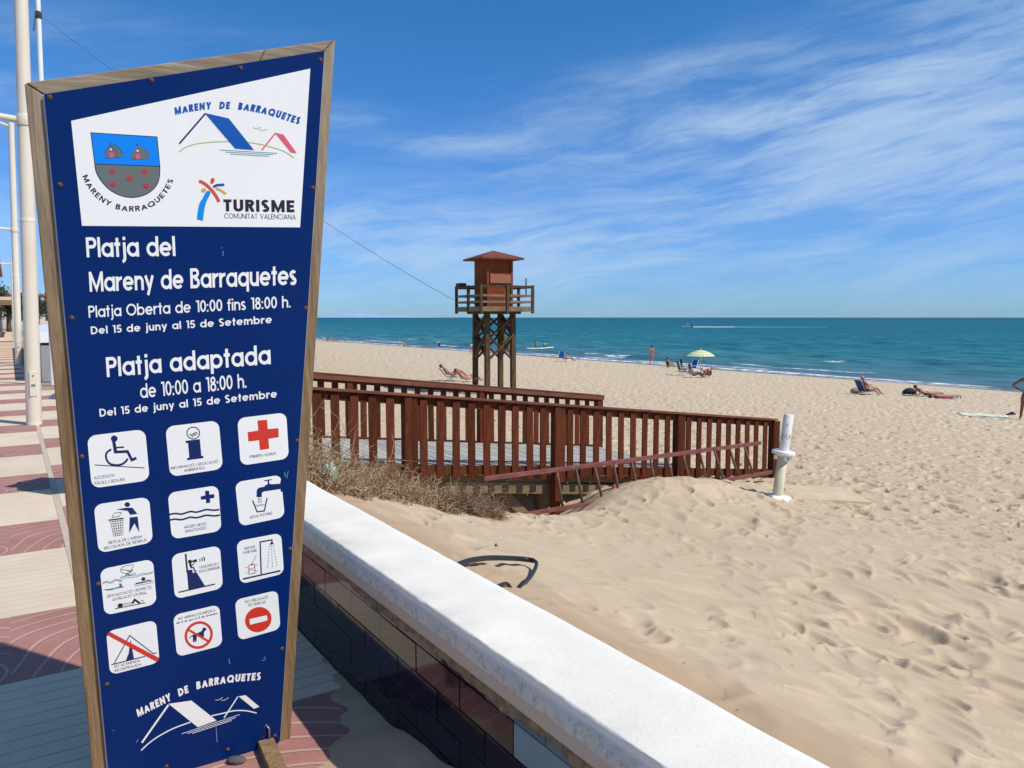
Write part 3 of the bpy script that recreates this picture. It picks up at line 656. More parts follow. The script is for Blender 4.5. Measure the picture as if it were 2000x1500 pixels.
# ---- stroke alphabet (geometric sans with round bowls), cap height 1
def arc(cx, cy, rx, ry, a0, a1, n=None):
    n = n or max(4, int(abs(a1-a0)/15)); return [(cx+rx*math.cos(R(a0+(a1-a0)*i/n)), cy+ry*math.sin(R(a0+(a1-a0)*i/n))) for i in range(n+1)]
def glyph(ch, t):
    h = t/2; xh = .72; r = xh/2-h; c = xh/2; T1 = 1-h
    acc = {'À': ('A', 'g'), 'Ó': ('O', 'a'), 'Ü': ('U', 'u'), 'Â': ('A', 'c'), 'È': ('E', 'g'), 'É': ('E', 'a')}
    if ch in acc:
        wd, st = glyph(acc[ch][0], t); k = acc[ch][1]; m_ = wd/2
        if k == 'g': st = st+[[(m_-.14, 1.28), (m_+.04, 1.10)]]
        if k == 'a': st = st+[[(m_-.04, 1.10), (m_+.14, 1.28)]]
        if k == 'u': st = st+[[(m_-.16, 1.12), (m_-.16, 1.24)], [(m_+.16, 1.12), (m_+.16, 1.24)]]
        if k == 'c': st = st+[[(m_-.15, 1.10), (m_, 1.26), (m_+.15, 1.10)]]
        return wd, st
    bowl = arc(c, c, r, r, 0, 360, 28)
    G_ = {
     ' ': (.34, []), '.': (t*1.2, [[(h, 0), (h, t)]]), ':': (t*1.3, [[(h, 0), (h, t)], [(h, .5), (h, .5+t)]]), "'": (t*1.2, [[(h, .75), (h, 1)]]),
     'a': (xh, [bowl, [(xh-h, 0), (xh-h, xh)]]), 'd': (xh, [bowl, [(xh-h, 0), (xh-h, 1)]]), 'b': (xh, [bowl, [(h, 0), (h, 1)]]),
     'p': (xh, [bowl, [(h, -.26), (h, xh)]]), 'q': (xh, [bowl, [(xh-h, -.26), (xh-h, xh)]]), 'o': (xh, [bowl]),
     'e': (xh, [arc(c, c, r, r, 0, 318, 24), [(h, c), (xh-h*.6, c)]]), 'c': (xh*.93, [arc(c, c, r, r, 45, 315, 20)]),
     'l': (t, [[(h, 0), (h, 1)]]), 'i': (t, [[(h, 0), (h, xh)], [(h, 1-t), (h, 1)]]),
     'j': (t+.1, [[(h+.1, xh)]+[(h+.1, -.06)]+arc(.0, -.06, h+.1, .26-h, 0, -80, 5)[1:], [(h+.1, 1-t), (h+.1, 1)]]),
     't': (.36, [[(.18, 0), (.18, .95)], [(0, xh-h), (.36, xh-h)]]), 'f': (.36, [[(.16, 0), (.16, .82)]+arc(.16+.16, .82, .16, .18-h, 180, 90, 5)[1:], [(0, xh-h), (.34, xh-h)]]),
     'r': (.40, [[(h, 0), (h, xh)], arc(.40, xh-.36, .40-h, .36-h, 165, 88, 8)]),
     'n': (.60, [[(h, 0), (h, xh)], arc(.30, xh-.30, .30-h, .30-h, 170, 0, 12)+[(.60-h, 0)]]),
     'h': (.60, [[(h, 0), (h, 1)], arc(.30, xh-.30, .30-h, .30-h, 170, 0, 12)+[(.60-h, 0)]]),
     'u': (.60, [[(.60-h, 0), (.60-h, xh)], [(h, xh)]+arc(.30, .30, .30-h, .30-h, 180, 360, 12)]),
     'm': (.98, [[(h, 0), (h, xh)], arc(.255, xh-.255, .255-h, .255-h, 170, 0, 10)+[(.51-h, 0)], arc(.725, xh-.255, .255-h, .255-h, 180, 0, 10)+[(.98-h, 0)]]),
     'y': (.62, [[(h*.9, xh), (.33, .04)], [(.62-h*.9, xh), (.20, -.26)]]),
     's': (.46, [arc(.23, xh-.195, .23-h, .195-h*.75, 30, 265, 14)+arc(.23, .19, .23-h, .19-h*.75, 85, -150, 14)]),
     'P': (.62, [[(h, 0), (h, 1)], [(h, T1), (.36, T1)]+arc(.36, .72, .26-h, .28-h, 90, -90, 12)+[(h, .44+h)]]),
     'R': (.62, [[(h, 0), (h, 1)], [(h, T1), (.36, T1)]+arc(.36, .72, .26-h, .28-h, 90, -90, 12)+[(h, .44+h)], [(.34, .46), (.60-h*.5, 0)]]),
     'B': (.62, [[(h, 0), (h, 1)], [(h, T1), (.34, T1)]+arc(.34, .755, .24-h, .245-h, 90, -90, 10)+[(h, .51+h*.6)], [(.34, .53)]+arc(.36, .27, .26-h, .27-h, 90, -90, 12)+[(h, h)]]),
     'D': (.76, [[(h, 0), (h, 1)], [(h, T1), (.28, T1)]+arc(.28, .5, .48-h, .5-h, 90, -90, 16)+[(h, h)]]),
     'M': (.92, [[(h, 0), (h, 1)], [(h*1.3, T1), (.46, .12), (.92-h*1.3, T1)], [(.92-h, 0), (.92-h, 1)]]),
     'N': (.76, [[(h, 0), (h, 1)], [(h, T1), (.76-h, h)], [(.76-h, 0), (.76-h, 1)]]),
     'A': (.80, [[(h*.8, 0), (.40, T1)], [(.80-h*.8, 0), (.40, T1)], [(.17, .32), (.63, .32)]]),
     'V': (.76, [[(h*.8, 1), (.38, h)], [(.76-h*.8, 1), (.38, h)]]), 'Y': (.72, [[(h*.8, 1), (.36, .46)], [(.72-h*.8, 1), (.36, .46)], [(.36, 0), (.36, .48)]]),
     'E': (.54, [[(h, 0), (h, 1)], [(h, T1), (.54, T1)], [(h, .5), (.50, .5)], [(h, h), (.54, h)]]), 'F': (.50, [[(h, 0), (h, 1)], [(h, T1), (.50, T1)], [(h, .5), (.46, .5)]]),
     'L': (.46, [[(h, 0), (h, 1)], [(h, h), (.46, h)]]), 'T': (.56, [[(.28, 0), (.28, 1)], [(0, T1), (.56, T1)]]), 'I': (t, [[(h, 0), (h, 1)]]), 'H': (.72, [[(h, 0), (h, 1)], [(.72-h, 0), (.72-h, 1)], [(h, .5), (.72-h, .5)]]), 'J': (.46, [[(.46-h, 1), (.46-h, .23)]+arc(.23, .23, .23-h, .23-h, 0, -175, 9)[1:]]),
     'O': (.98, [arc(.49, .5, .49-h, .5-h, 0, 360, 30)]), 'C': (.86, [arc(.49, .5, .49-h, .5-h, 45, 315, 24)]),
     'G': (.94, [arc(.49, .5, .49-h, .5-h, 45, 360, 26)+[(.55, .5)]]), 'Q': (.98, [arc(.49, .5, .49-h, .5-h, 0, 360, 30), [(.58, .30), (.90, 0)]]),
     'U': (.68, [[(h, 1), (h, .34)]+arc(.34, .34, .34-h, .34-h, 180, 360, 14)+[(.68-h, 1)]]),
     'S': (.56, [arc(.28, .735, .28-h, .265-h*.85, 30, 265, 16)+arc(.28, .265, .28-h, .265-h*.85, 85, -150, 16)]),
     'Z': (.60, [[(0.02, T1), (.58-h*.4, T1), (h*.7, h), (.60, h)]]), 'X': (.66, [[(h*.8, 0), (.66-h*.8, 1)], [(h*.8, 1), (.66-h*.8, 0)]]),
     '1': (.34, [[(.34-h, 0), (.34-h, 1)], [(.34-h, T1), (.04, T1)]]), '0': (.58, [arc(.29, .5, .29-h, .5-h, 0, 360, 26)]),
     '8': (.56, [arc(.28, .745, .24-h, .255-h, 0, 360, 22), arc(.28, .27, .28-h, .27-h*.6, 0, 360, 22)]),
     '5': (.56, [[(.50, T1), (.16, T1), (.10, .54)]+arc(.26, .32, .30-h, .32-h, 125, -150, 18)]),
    }
    return G_[ch]
def stroke_strip(pts, t):
    """polyline -> list of (left, right) pairs"""
    closed = math.dist(pts[0], pts[-1]) < 1e-6 and len(pts) > 3
    n = len(pts); L = []
    for i in range(n):
        if closed: a = pts[i-1] if i > 0 else pts[-2]; b = pts[i+1] if i < n-1 else pts[1]
        else: a = pts[max(i-1, 0)]; b = pts[min(i+1, n-1)]
        p = pts[i]
        def nd(q, r_):
            d = (r_[0]-q[0], r_[1]-q[1]); l = math.hypot(*d) or 1; return (d[0]/l, d[1]/l)
        d1 = nd(a, p) if a != p else nd(p, b); d2 = nd(p, b) if b != p else d1
        m_ = (d1[0]+d2[0], d1[1]+d2[1]); l = math.hypot(*m_) or 1; m_ = (m_[0]/l, m_[1]/l)
        k = 1/max(.5, m_[0]*d1[0]+m_[1]*d1[1]); nx, ny = -m_[1]*k*t/2, m_[0]*k*t/2
        L.append(((p[0]+nx, p[1]+ny), (p[0]-nx, p[1]-ny)))
    return L
class Art:
    """flat printed artwork; every primitive is given in photo pixels and carried onto the sign's own plane"""
    def __init__(s, z): s.mb = MB(); s.z = z; s.k = 0; s.mats = []
    def mi(s, m_):
        if m_ not in s.mats: s.mats.append(m_)
        return s.mats.index(m_)
    def poly(s, pts, m_, dz=0.0):
        q = [S(*p) for p in pts]; n = len(q)
        ar = sum(q[i][0]*q[(i+1) % n][1]-q[(i+1) % n][0]*q[i][1] for i in range(n))
        f = tuple(range(n)) if ar > 0 else tuple(range(n))[::-1]
        s.mb.add([(a, b, s.z+s.k*1.5e-5+dz) for a, b in q], [f], s.mi(m_)); s.k += 1
    def line(s, pts, wd, m_, tf=None):
        st = stroke_strip(pts, wd); n = len(st); vs = []
        for l, r_ in st:
            for p in (l, r_):
                if tf: p = tf(*p)
                a, b = S(*p); vs.append((a, b, s.z+(s.k % 12)*1.5e-5))
        fs = []
        for i in range(n-1):
            f = (2*i, 2*i+1, 2*i+3, 2*i+2); a, b, c = (Vector(vs[j]) for j in f[:3])
            fs.append(f if (b-a).cross(c-b).z > 0 else f[::-1])
        s.mb.add(vs, fs, s.mi(m_)); s.k += 1
    def disc(s, cx, cy, rx, ry, m_, rot=0, n=28):
        c, q = math.cos(R(rot)), math.sin(R(rot))
        s.poly([(cx+rx*math.cos(2*math.pi*i/n)*c-ry*math.sin(2*math.pi*i/n)*q, cy+rx*math.cos(2*math.pi*i/n)*q+ry*math.sin(2*math.pi*i/n)*c) for i in range(n)], m_)
    def text(s, txt, L, Rr, cap, m_, t=.16, sp=.10, up=None, slant=0.0, up2=None):
        """baseline from L to Rr (px), cap = cap height px; up = unit 'up' in the photo"""
        gl = [glyph(c, t) for c in txt]; W = sum(g[0]+sp for g in gl)-sp
        up = up or (-.09, -1); up2 = up2 or up
        x = 0
        for wd, st in gl:
            def tf(gx, gy, x=x):
                f = (x+gx+slant*gy)/W; u_ = (up[0]+(up2[0]-up[0])*f, up[1]+(up2[1]-up[1])*f)
                return (L[0]+(Rr[0]-L[0])*f+u_[0]*gy*cap, L[1]+(Rr[1]-L[1])*f+u_[1]*gy*cap)
            for p in st: s.line(p, t, m_, tf)
            x += wd+sp
    def arctext(s, txt, path, cap, m_, t=.2, sp=.14, slant=0.0, flip=1):
        """baseline follows the px polyline path; letters stand on its left-hand side"""
        gl = [glyph(c, t) for c in txt]; W = sum(g[0]+sp for g in gl)-sp
        d = [0]
        for a, b in zip(path, path[1:]): d.append(d[-1]+math.dist(a, b))
        tot = d[-1]; sx = tot/W
        def at(f):
            f = min(max(f, 0), tot-1e-6)
            for i in range(len(path)-1):
                if d[i+1] >= f: break
            k = (f-d[i])/(d[i+1]-d[i]); a, b = path[i], path[i+1]
            return (a[0]+(b[0]-a[0])*k, a[1]+(b[1]-a[1])*k)
        x = 0
        for wd, st in gl:
            c = at((x+wd/2)*sx); e = max(wd/2*sx, 1.5); p1 = at((x+wd/2)*sx-e); p2 = at((x+wd/2)*sx+e)
            l = math.dist(p1, p2) or 1; tx, ty = (p2[0]-p1[0])/l, (p2[1]-p1[1])/l
            nx, ny = ty, -tx
            def tf(gx, gy):
                g = (gx-wd/2+slant*(gy-.5))*sx; return (c[0]+tx*g+nx*gy*cap, c[1]+ty*g+ny*gy*cap)
            for p in st: s.line(p, t, m_, tf)
            x += wd+sp
    def build(s, name, parent): return s.mb.build(name, s.mats, parent)
def catmull(pts, n=6):
    P = [pts[0]]+list(pts)+[pts[-1]]; out = []
    for i in range(1, len(P)-2):
        for j in range(n):
            t = j/n; a, b, c, d = P[i-1], P[i], P[i+1], P[i+2]
            out.append(tuple(.5*((2*b[k])+(-a[k]+c[k])*t+(2*a[k]-5*b[k]+4*c[k]-d[k])*t*t+(-a[k]+3*b[k]-3*c[k]+d[k])*t**3) for k in (0, 1)))
    out.append(tuple(pts[-1])); return out
ZP = .0144
W_, NV, DK, BK, RD = M['print_white'], M['print_navy'], M['print_dark'], M['print_black'], M['print_red']
# white header
a = Art(ZP); a.poly([(139, 236), (606, 134), (586, 444), (160, 441)], W_); header = a.build('header_plate', sign); tag(header, 'white plate with coat of arms and tourism logos')
# coat of arms (crop origin 140,240 scale 7.143)
C = lambda x, y: (140+x/7.143, 240+y/7.143)
a = Art(ZP+.0003)
curve = [C(*p) for p in catmull([(322, 580), (345, 690), (420, 820), (540, 940), (690, 1015), (840, 1040), (990, 1015), (1110, 950), (1195, 850), (1225, 740), (1230, 610)], 5)]
a.poly([C(268, 138), C(1190, 196), C(1230, 610), C(322, 575)], M['print_sky'])
a.poly(curve, M['print_grey'])
a.line([C(322, 573), C(1230, 608)], 1.6, DK)
a.line([C(322, 575), C(268, 138), C(1190, 196), C(1230, 610)], 1.6, DK); a.line(curve, 1.7, DK)
for ox, oy in ((0, 0), (372, 20)):
    D = lambda x, y: C(x+ox, y+oy)
    a.poly([D(455, 420), D(530, 310), D(600, 312), D(650, 345), D(715, 430), D(705, 465), D(630, 490), D(480, 490), D(462, 455)], M['print_grey'])
    a.line([D(455, 425), D(530, 312), D(600, 312), D(650, 345), D(718, 432)], 1.0, DK); a.line([D(462, 470), D(480, 492), D(630, 490), D(706, 465)], 1.0, DK)
    a.line([D(540, 315), D(632, 410), D(632, 488)], .8, DK); a.poly([D(525, 412), D(578, 414), D(582, 484), D(530, 486)], M['print_pink'])
    a.disc(*D(547, 370), 1.9, 1.8, W_); a.line([D(540, 270), D(540, 312)], .8, DK); a.line([D(525, 284), D(556, 284)], .8, DK)
for sx_, sy_ in ((570, 672), (1022, 686), (802, 775), (580, 858), (1038, 878)):
    for k in range(8):
        an = R(k*45+12); q = R(k*45+34); c_, r1_, r2_ = (sx_, sy_), 22, 76
        p = (sx_+18*math.cos(an), sy_+18*math.sin(an)); e = (sx_+74*math.cos(an), sy_+66*math.sin(an))
        a.line([C(*p), C(*e)], 1.1, M['print_star'])
        a.line([C(sx_+30*math.cos(q), sy_+30*math.sin(q)), C(sx_+62*math.cos(q+.25), sy_+56*math.sin(q+.25))], .9, M['print_star'])
    a.disc(*C(sx_, sy_), 3.6, 3.3, M['print_star'])
path = [C(*p) for p in catmull([(150, 745), (200, 860), (290, 990), (420, 1105), (560, 1180), (700, 1222), (840, 1235), (990, 1218), (1130, 1165), (1250, 1075), (1350, 950), (1420, 800)], 6)]
a.arctext('MARENY BARRAQUETES', path, 10.5, DK, .19, .22)
tag(a.build('coat_of_arms', header), 'blue and grey shield with two huts and five red stars')
# village logo (origin 330,180 scale 5.556)
C = lambda x, y: (330+x/5.556, 180+y/5.556)
a = Art(ZP+.0003); BL = M['print_blue']
path = [C(*p) for p in catmull([(70, 246), (190, 222), (330, 198), (470, 186), (600, 184), (740, 190), (880, 208), (1030, 238), (1180, 278), (1300, 318), (1410, 352)], 6)]
a.arctext('MARENY  DE  BARRAQUETES', path, 14.5, BL, .27, .16, .1)
a.line([C(112, 560), C(395, 232)], 3.4, M['print_navy'])
a.poly([C(388, 226), C(648, 285), C(922, 628), C(718, 612)], M['print_blue'])
a.line([C(*p) for p in catmull([(106, 650), (200, 590), (340, 555), (560, 538), (800, 540), (980, 565), (1140, 605), (1260, 650), (1358, 715)], 6)], 1.9, M['print_green'])
for p, q in (((548, 628), (1175, 664)), ((612, 650), (1130, 680)), ((665, 672), (1085, 697))): a.line([C(*p), C(*q)], 1.2, M['print_teal'])
a.line([C(1005, 632), C(1155, 445)], 2.9, M['print_pink']); a.poly([C(1150, 440), C(1240, 460), C(1385, 660), C(1325, 654)], M['print_pink'])
for ox, oy in ((0, 0), (66, 22)): a.line([C(908+ox, 382+oy), C(930+ox, 392+oy), C(945+ox, 400+oy), C(962+ox, 390+oy), C(998+ox, 384+oy)], .7, DK)
tag(a.build('village_logo', header), 'village logo with blue and pink gables under an arched name')
a = Art(ZP+.0003); OR = M['print_orange']
a.poly([C(*p) for p in catmull([(302, 1382), (312, 1290), (330, 1210), (365, 1150), (400, 1085), (430, 1070), (450, 1100), (410, 1180), (385, 1270), (368, 1398)], 4)], M['print_azure'])
a.line([C(*p) for p in catmull([(325, 965), (380, 990), (440, 1040), (490, 1100), (522, 1150), (542, 1192)], 5)], 6.6, OR)
a.poly([C(*p) for p in catmull([(452, 998), (450, 955), (470, 930), (494, 945), (490, 975), (462, 1000)], 4)], OR)
a.line([C(480, 1030), C(520, 1010), C(600, 1005)], 5.4, M['print_blue'])
a.line([C(508, 1045), C(560, 1065), C(618, 1108)], 5.2, M['print_yellow']); a.disc(*C(375, 1066), 5.0, 4.2, M['print_yellow'], -25)
a.text('TURISME', C(592, 1293), C(1362, 1304), 23.5, BK, .235, .13, (-.02, -1))
a.text('COMUNITAT VALENCIANA', C(600, 1370), C(1375, 1383), 10.0, BK, .115, .12, (-.02, -1))
tag(a.build('tourism_logo', header), 'stylised palm tree logo above dark tourism lettering')
# big lettering, one part per printed line
for tx, L_, R_, cp, t_, sp_, u1_, u2_ in (
    ('Platja del', (169.5, 502.5), (343, 500), 39, .162, .06, (-.06, -1), (-.05, -1)),
    ('Mareny de Barraquetes', (175.5, 570), (579, 556), 39, .162, .06, (-.06, -1), (0, -1)),
    ('Platja Oberta de 10:00 fins 18:00 h.', (173.5, 620.5), (568, 600.5), 23, .145, .08, (-.06, -1), (-.02, -1)),
    ('Del 15 de juny al 15 de Setembre', (178, 653), (531, 631), 15.2, .172, .12, (-.07, -1), (-.02, -1)),
    ('Platja adaptada', (209, 736.5), (529, 711), 38.5, .165, .08, (-.07, -1), (-.04, -1)),
    ('de 10:00 a 18:00 h.', (274.5, 778), (482, 757), 28, .14, .075, (-.08, -1), (-.05, -1)),
    ('Del 15 de juny al 15 de Setembre', (195, 814), (541, 776), 15.2, .172, .12, (-.09, -1), (-.04, -1))):
    a = Art(ZP); a.text(tx, L_, R_, cp, W_, t_, sp_, u1_, up2=u2_); a.build('lettering', sign)
# bottom logo (origin 150,1250 scale 4)
C = lambda x, y: (150+x/4, 1250+y/4)
a = Art(ZP)
path = [C(*p) for p in catmull([(484, 598), (620, 530), (740, 470), (850, 420), (960, 380), (1090, 350), (1230, 328), (1350, 318), (1440, 310)], 6)]
a.arctext('MARENY  DE  BARRAQUETES', path, 14.5, W_, .25, .16, .22)
a.line([C(508, 802), C(716, 506)], 3.4, W_); a.poly([C(716, 497), C(895, 472), C(1092, 628), C(945, 680)], W_)
a.line([C(*p) for p in catmull([(502, 862), (570, 800), (650, 745), (760, 688), (890, 640)], 6)], 2.2, W_)
a.line([C(*p) for p in catmull([(1050, 592), (1150, 570), (1230, 552), (1320, 552), (1404, 570)], 6)], 2.2, W_)
for p, q in (((820, 732), (1272, 582)), ((865, 730), (1240, 606)), ((902, 730), (1210, 628))): a.line([C(*p), C(*q)], 1.0, W_)
a.line([C(1150, 608), C(1258, 442)], 2.2, W_); a.poly([C(1262, 438), C(1318, 430), C(1426, 520), C(1384, 536)], W_)
for ox, oy in ((0, 0), (46, 2)): a.line([C(1082+ox, 470+oy), C(1105+ox, 468+oy), C(1118+ox, 462+oy), C(1140+ox, 448+oy)], .8, W_)
tag(a.build('village_logo', sign), 'white village logo with two gables near the bottom of the panel')
# scratches
a = Art(ZP)
for p, q in (((556, 922), (557, 931)), ((563, 920), (560, 934)), ((422, 1420), (424, 1450)), ((515, 1285), (519, 1283)), ((512, 1290), (519, 1288)), ((447, 1286), (449, 1297)), ((432, 484), (434, 484)), ((436, 490), (435, 500)), ((266, 1450), (270, 1444)), ((220, 1426), (223, 1427))):
    a.line([p, q], .7, M['print_pale'])
a.build('scratches', sign)['kind'] = 'stuff'

# ---- pictograms: plate corner quads TL TR BR BL in px
Q = {'acc': [(169.9, 851.5), (283.4, 838), (292.5, 937.9), (179.4, 954)], 'cross': [(463.4, 816.7), (558.9, 805.5), (564.3, 895.4), (470, 909.5)],
 'info': [(322.9, 833.3), (426.9, 820.9), (435.6, 915.5), (332.2, 931.4)], 'aig': [(327.5, 962.8), (426, 947.4), (432.8, 1036.5), (335.6, 1053.6)],
 'vig': [(334.6, 1083.6), (429.4, 1064.9), (435.6, 1148.5), (341.7, 1170.3)], 'ani': [(337.9, 1201.4), (428, 1180.4), (434.6, 1260.3), (345.7, 1283.2)],
 'aca': [(207.2, 1233.6), (304.3, 1210.2), (311.9, 1293.4), (215, 1318.5)], 'sen': [(195, 1112.2), (298.6, 1091.2), (306.1, 1179.5), (204.3, 1202.2)],
 'net': [(182.9, 985.9), (291, 970), (298.9, 1058.8), (192.9, 1080.6)], 'pot': [(459, 942), (548.9, 926.9), (556.2, 1009.7), (468.1, 1028.2)],
 'ser': [(461.7, 1057.2), (548.9, 1040.6), (554.8, 1120), (469.1, 1140.9)], 'cir': [(458.7, 1171.7), (542.2, 1152.4), (547.8, 1228.2), (465.9, 1251.2)]}
def bil(q, s, t):
    tl, tr, br, bl = q
    return tuple((tl[k]*(1-s)+tr[k]*s)*(1-t)+(bl[k]*(1-s)+br[k]*s)*t for k in (0, 1))
def plate(key, label, notch=None):
    q = Q[key]; r = .155; pts = []
    for cx, cy, a0 in ((r, r, 180), (1-r, r, 270), (1-r, 1-r, 0), (r, 1-r, 90)):
        for i in range(7):
            an = R(a0+i*15); pts.append((cx+r*math.cos(an), cy+r*math.sin(an)))
    if key == 'pot':
        k = 7+6; pts = pts[:k]+[(1.0-.015, .10), (1.0-.04, .22), (1-.04, .40), (1-.005, .40)]+pts[k+1:]
    a = Art(ZP); a.poly([bil(q, *p) for p in pts], W_); o = a.build('pictogram', sign); tag(o, label); return o
def cap2(a, q, txts, s0, s1, t0, dt, cap, sps=None):
    """captions: lines of text centred inside plate fractions"""
    for i, (tx, f0, f1) in enumerate(txts):
        a.text(tx, bil(q, f0, t0+i*dt), bil(q, f1, t0+i*dt), cap, M['print_dark'], .11, .10, (-.10, -1))
AR = lambda q: Art(ZP+.0003)
# wheelchair (origin 150,790 scale 5.172)
C = lambda x, y: (150+x/5.172, 790+y/5.172)
p_ = plate('acc', 'white pictogram of a wheelchair user on a slope'); a = Art(ZP+.0003)
a.disc(*C(378, 345), 6.6, 6.3, NV); a.line([C(370, 370), C(388, 480), C(512, 474), C(556, 560), C(602, 540)], 5.4, NV); a.line([C(372, 370), C(392, 470)], 6.2, NV); a.line([C(392, 435), C(478, 430)], 3.0, NV)
a.line([C(*p) for p in catmull([(348, 452), (300, 490), (298, 545), (330, 595), (390, 612), (450, 605), (495, 575), (512, 545)], 5)], 4.0, NV)
a.line([C(178, 610), C(682, 640)], 1.6, DK)
cap2(a, Q['acc'], [('ACCESSOS', .055, .405), ('FÀCILS I SEGURS', .055, .575)], 0, 0, .835, .105, 5.6); a.build('symbol', p_)
# info
C = lambda x, y: (310+x/10.714, 810+y/10.714)
p_ = plate('info', 'white pictogram of a letter i under a ringed wave'); a = Art(ZP+.0003)
a.line([(C(722, 383)[0]+12.4*math.cos(R(i*15)), C(722, 383)[1]+11.6*math.sin(R(i*15))) for i in range(25)], 1.9, DK)
for k in range(3): a.line([C(*p) for p in catmull([(625+30*k, 408+28*k), (700+10*k, 405+22*k), (770-6*k, 372+24*k), (825-25*k, 392+22*k)], 5)], 1.2, DK)
a.poly([C(*p) for p in ((562, 545), (860, 510), (892, 862), (935, 858), (937, 905), (595, 952), (592, 905), (640, 898), (612, 590), (566, 592))], NV)
cap2(a, Q['info'], [('INFORMACIÓ I EDUCACIÓ', .03, .92), ('AMBIENTALS', .27, .66)], 0, 0, .86, .085, 5.2)
a.build('symbol', p_)
# red cross
C = lambda x, y: (400+x/5.172, 790+y/5.172)
p_ = plate('cross', 'white pictogram of a red first aid cross'); a = Art(ZP+.0003)
a.poly([C(*p) for p in ((532, 162), (628, 154), (636, 248), (742, 238), (747, 330), (642, 346), (650, 446), (556, 460), (548, 360), (440, 374), (432, 280), (540, 262))], RD)
cap2(a, Q['cross'], [('PRIMERS AUXILIS', .20, .74)], 0, 0, .875, .1, 5.4); a.build('symbol', p_)
# litter
C = lambda x, y: (150+x/5.172, 790+y/5.172)
p_ = plate('net', 'white pictogram of a figure dropping litter in a basket'); a = Art(ZP+.0003)
a.disc(*C(510, 1010), 5.4, 4.6, NV)
a.poly([C(*p) for p in ((395, 1060), (500, 1042), (562, 1042), (612, 1104), (540, 1115), (515, 1075), (470, 1068))], NV)
a.poly([C(*p) for p in ((534, 1140), (615, 1132), (632, 1292), (582, 1200), (528, 1300))], NV)
a.line([C(355, 1138), C(378, 1096), C(450, 1090), C(430, 1130), C(355, 1138)], 1.0, DK)
a.line([C(320, 1168), C(470, 1148)], 2.4, DK)
for k in range(6): a.line([C(335+26*k, 1166-3*k), C(376+18*k, 1334-3*k)], .8, DK)
for k in range(7): a.line([C(340+6*k, 1185+24*k), C(466-2*k, 1168+25*k)], .8, DK)
cap2(a, Q['net'], [("NETEJA DE L'ARENA", .19, .81), ('RECOLLIDA DE RESIDUS', .105, .89)], 0, 0, .855, .095, 5.4); a.build('symbol', p_)
# waters
C = lambda x, y: (310+x/10.714, 930+y/10.714)
p_ = plate('aig', 'white pictogram of two waves and a small cross'); a = Art(ZP+.0003)
a.poly([C(*p) for p in ((966, 308), (1052, 303), (1062, 385), (1160, 374), (1167, 450), (1070, 468), (1078, 552), (992, 568), (985, 482), (882, 492), (878, 424), (975, 400))], NV)
for dy_ in (0, 118): a.line([C(*p) for p in catmull([(225+dy_*.1, 800+dy_), (340, 780+dy_), (470, 792+dy_), (570, 765+dy_), (670, 738+dy_), (780, 752+dy_), (880, 730+dy_), (1000, 698+dy_), (1160, 712+dy_), (1270+dy_*.1, 695+dy_)], 5)], 3.3, DK)
cap2(a, Q['aig'], [('AIGÜES NETES', .26, .71), ('ANALITZADES', .27, .70)], 0, 0, .815, .09, 5.2); a.build('symbol', p_)
# tap
C = lambda x, y: (400+x/5.172, 790+y/5.172)
p_ = plate('pot', 'white pictogram of a tap filling a glass'); a = Art(ZP+.0003)
a.poly([C(*p) for p in ((522, 935), (524, 865), (545, 840), (600, 830), (610, 815), (650, 800), (680, 805), (775, 798), (775, 852), (620, 875), (590, 880), (575, 895), (575, 935))], NV)
a.line([C(600, 770), C(676, 758)], 2.0, NV); a.line([C(640, 765), C(645, 810)], 3.2, NV)
a.line([C(482, 968), C(528, 1084), C(600, 1074), C(630, 942)], 2.4, DK); a.line([C(512, 1018), C(605, 1006)], .8, M['print_teal']); a.line([C(516, 1028), C(600, 1018)], .8, M['print_teal'])
for k in range(3): a.line([C(540+14*k, 942), C(544+13*k, 995)], .8, DK)
cap2(a, Q['pot'], [('AIGUA POTABLE', .24, .74)], 0, 0, .875, .1, 5.2); a.build('symbol', p_)
# signage of the coast (origin 180,1070 scale 10)
C = lambda x, y: (180+x/10, 1070+y/10)
p_ = plate('sen', 'white pictogram of surfer, boat, swimmer and sunbather'); a = Art(ZP+.0003); TL = M['print_teal']
a.line([C(*p) for p in catmull([(560, 405), (640, 355), (795, 332), (785, 390), (750, 440)], 4)], 1.0, DK); a.line([C(*p) for p in catmull([(560, 405), (555, 440), (600, 485), (660, 500), (760, 480)], 4)], 1.0, DK)
a.line([C(570, 420), C(700, 440), C(755, 480)], 1.0, DK); a.line([C(690, 440), C(760, 470)], 2.2, DK); a.disc(*C(778, 442), 1.6, 1.6, DK); a.line([C(650, 540), C(690, 500), C(730, 525)], 1.8, DK)
a.line([C(555, 575), C(700, 540), C(850, 495)], 1.6, M['print_teal'])
for dy_ in (0, 35): a.line([C(*p) for p in catmull([(550, 570+dy_), (700, 545+dy_), (860, 535+dy_*.8), (980, 500+dy_*.8), (1100, 490+dy_*.6), (1190, 462+dy_*.6)], 4)], .9, TL)
for dy_ in (0, 26): a.line([C(*p) for p in catmull([(205, 695), (270, 650+dy_), (370, 665+dy_*.8), (450, 615+dy_), (530, 625+dy_*.7), (590, 650)], 4)], .8, DK)
a.poly([C(*p) for p in ((215, 812), (400, 790), (520, 755), (612, 742), (605, 772), (480, 790), (380, 825), (290, 832))], TL)
a.line([C(540, 668), C(555, 740)], 1.0, DK); a.line([C(530, 715), C(555, 745), C(580, 700)], 2.0, DK)
a.disc(*C(1000, 607), 4.0, 3.6, DK); a.line([C(850, 695), C(960, 672), C(1040, 660), C(1090, 625), C(1160, 650)], 2.0, NV)
for p, q in (((825, 715), (1060, 665)), ((825, 745), (1200, 672)), ((1060, 665), (1200, 640))): a.line([C(*p), C(*q)], 1.0, TL)
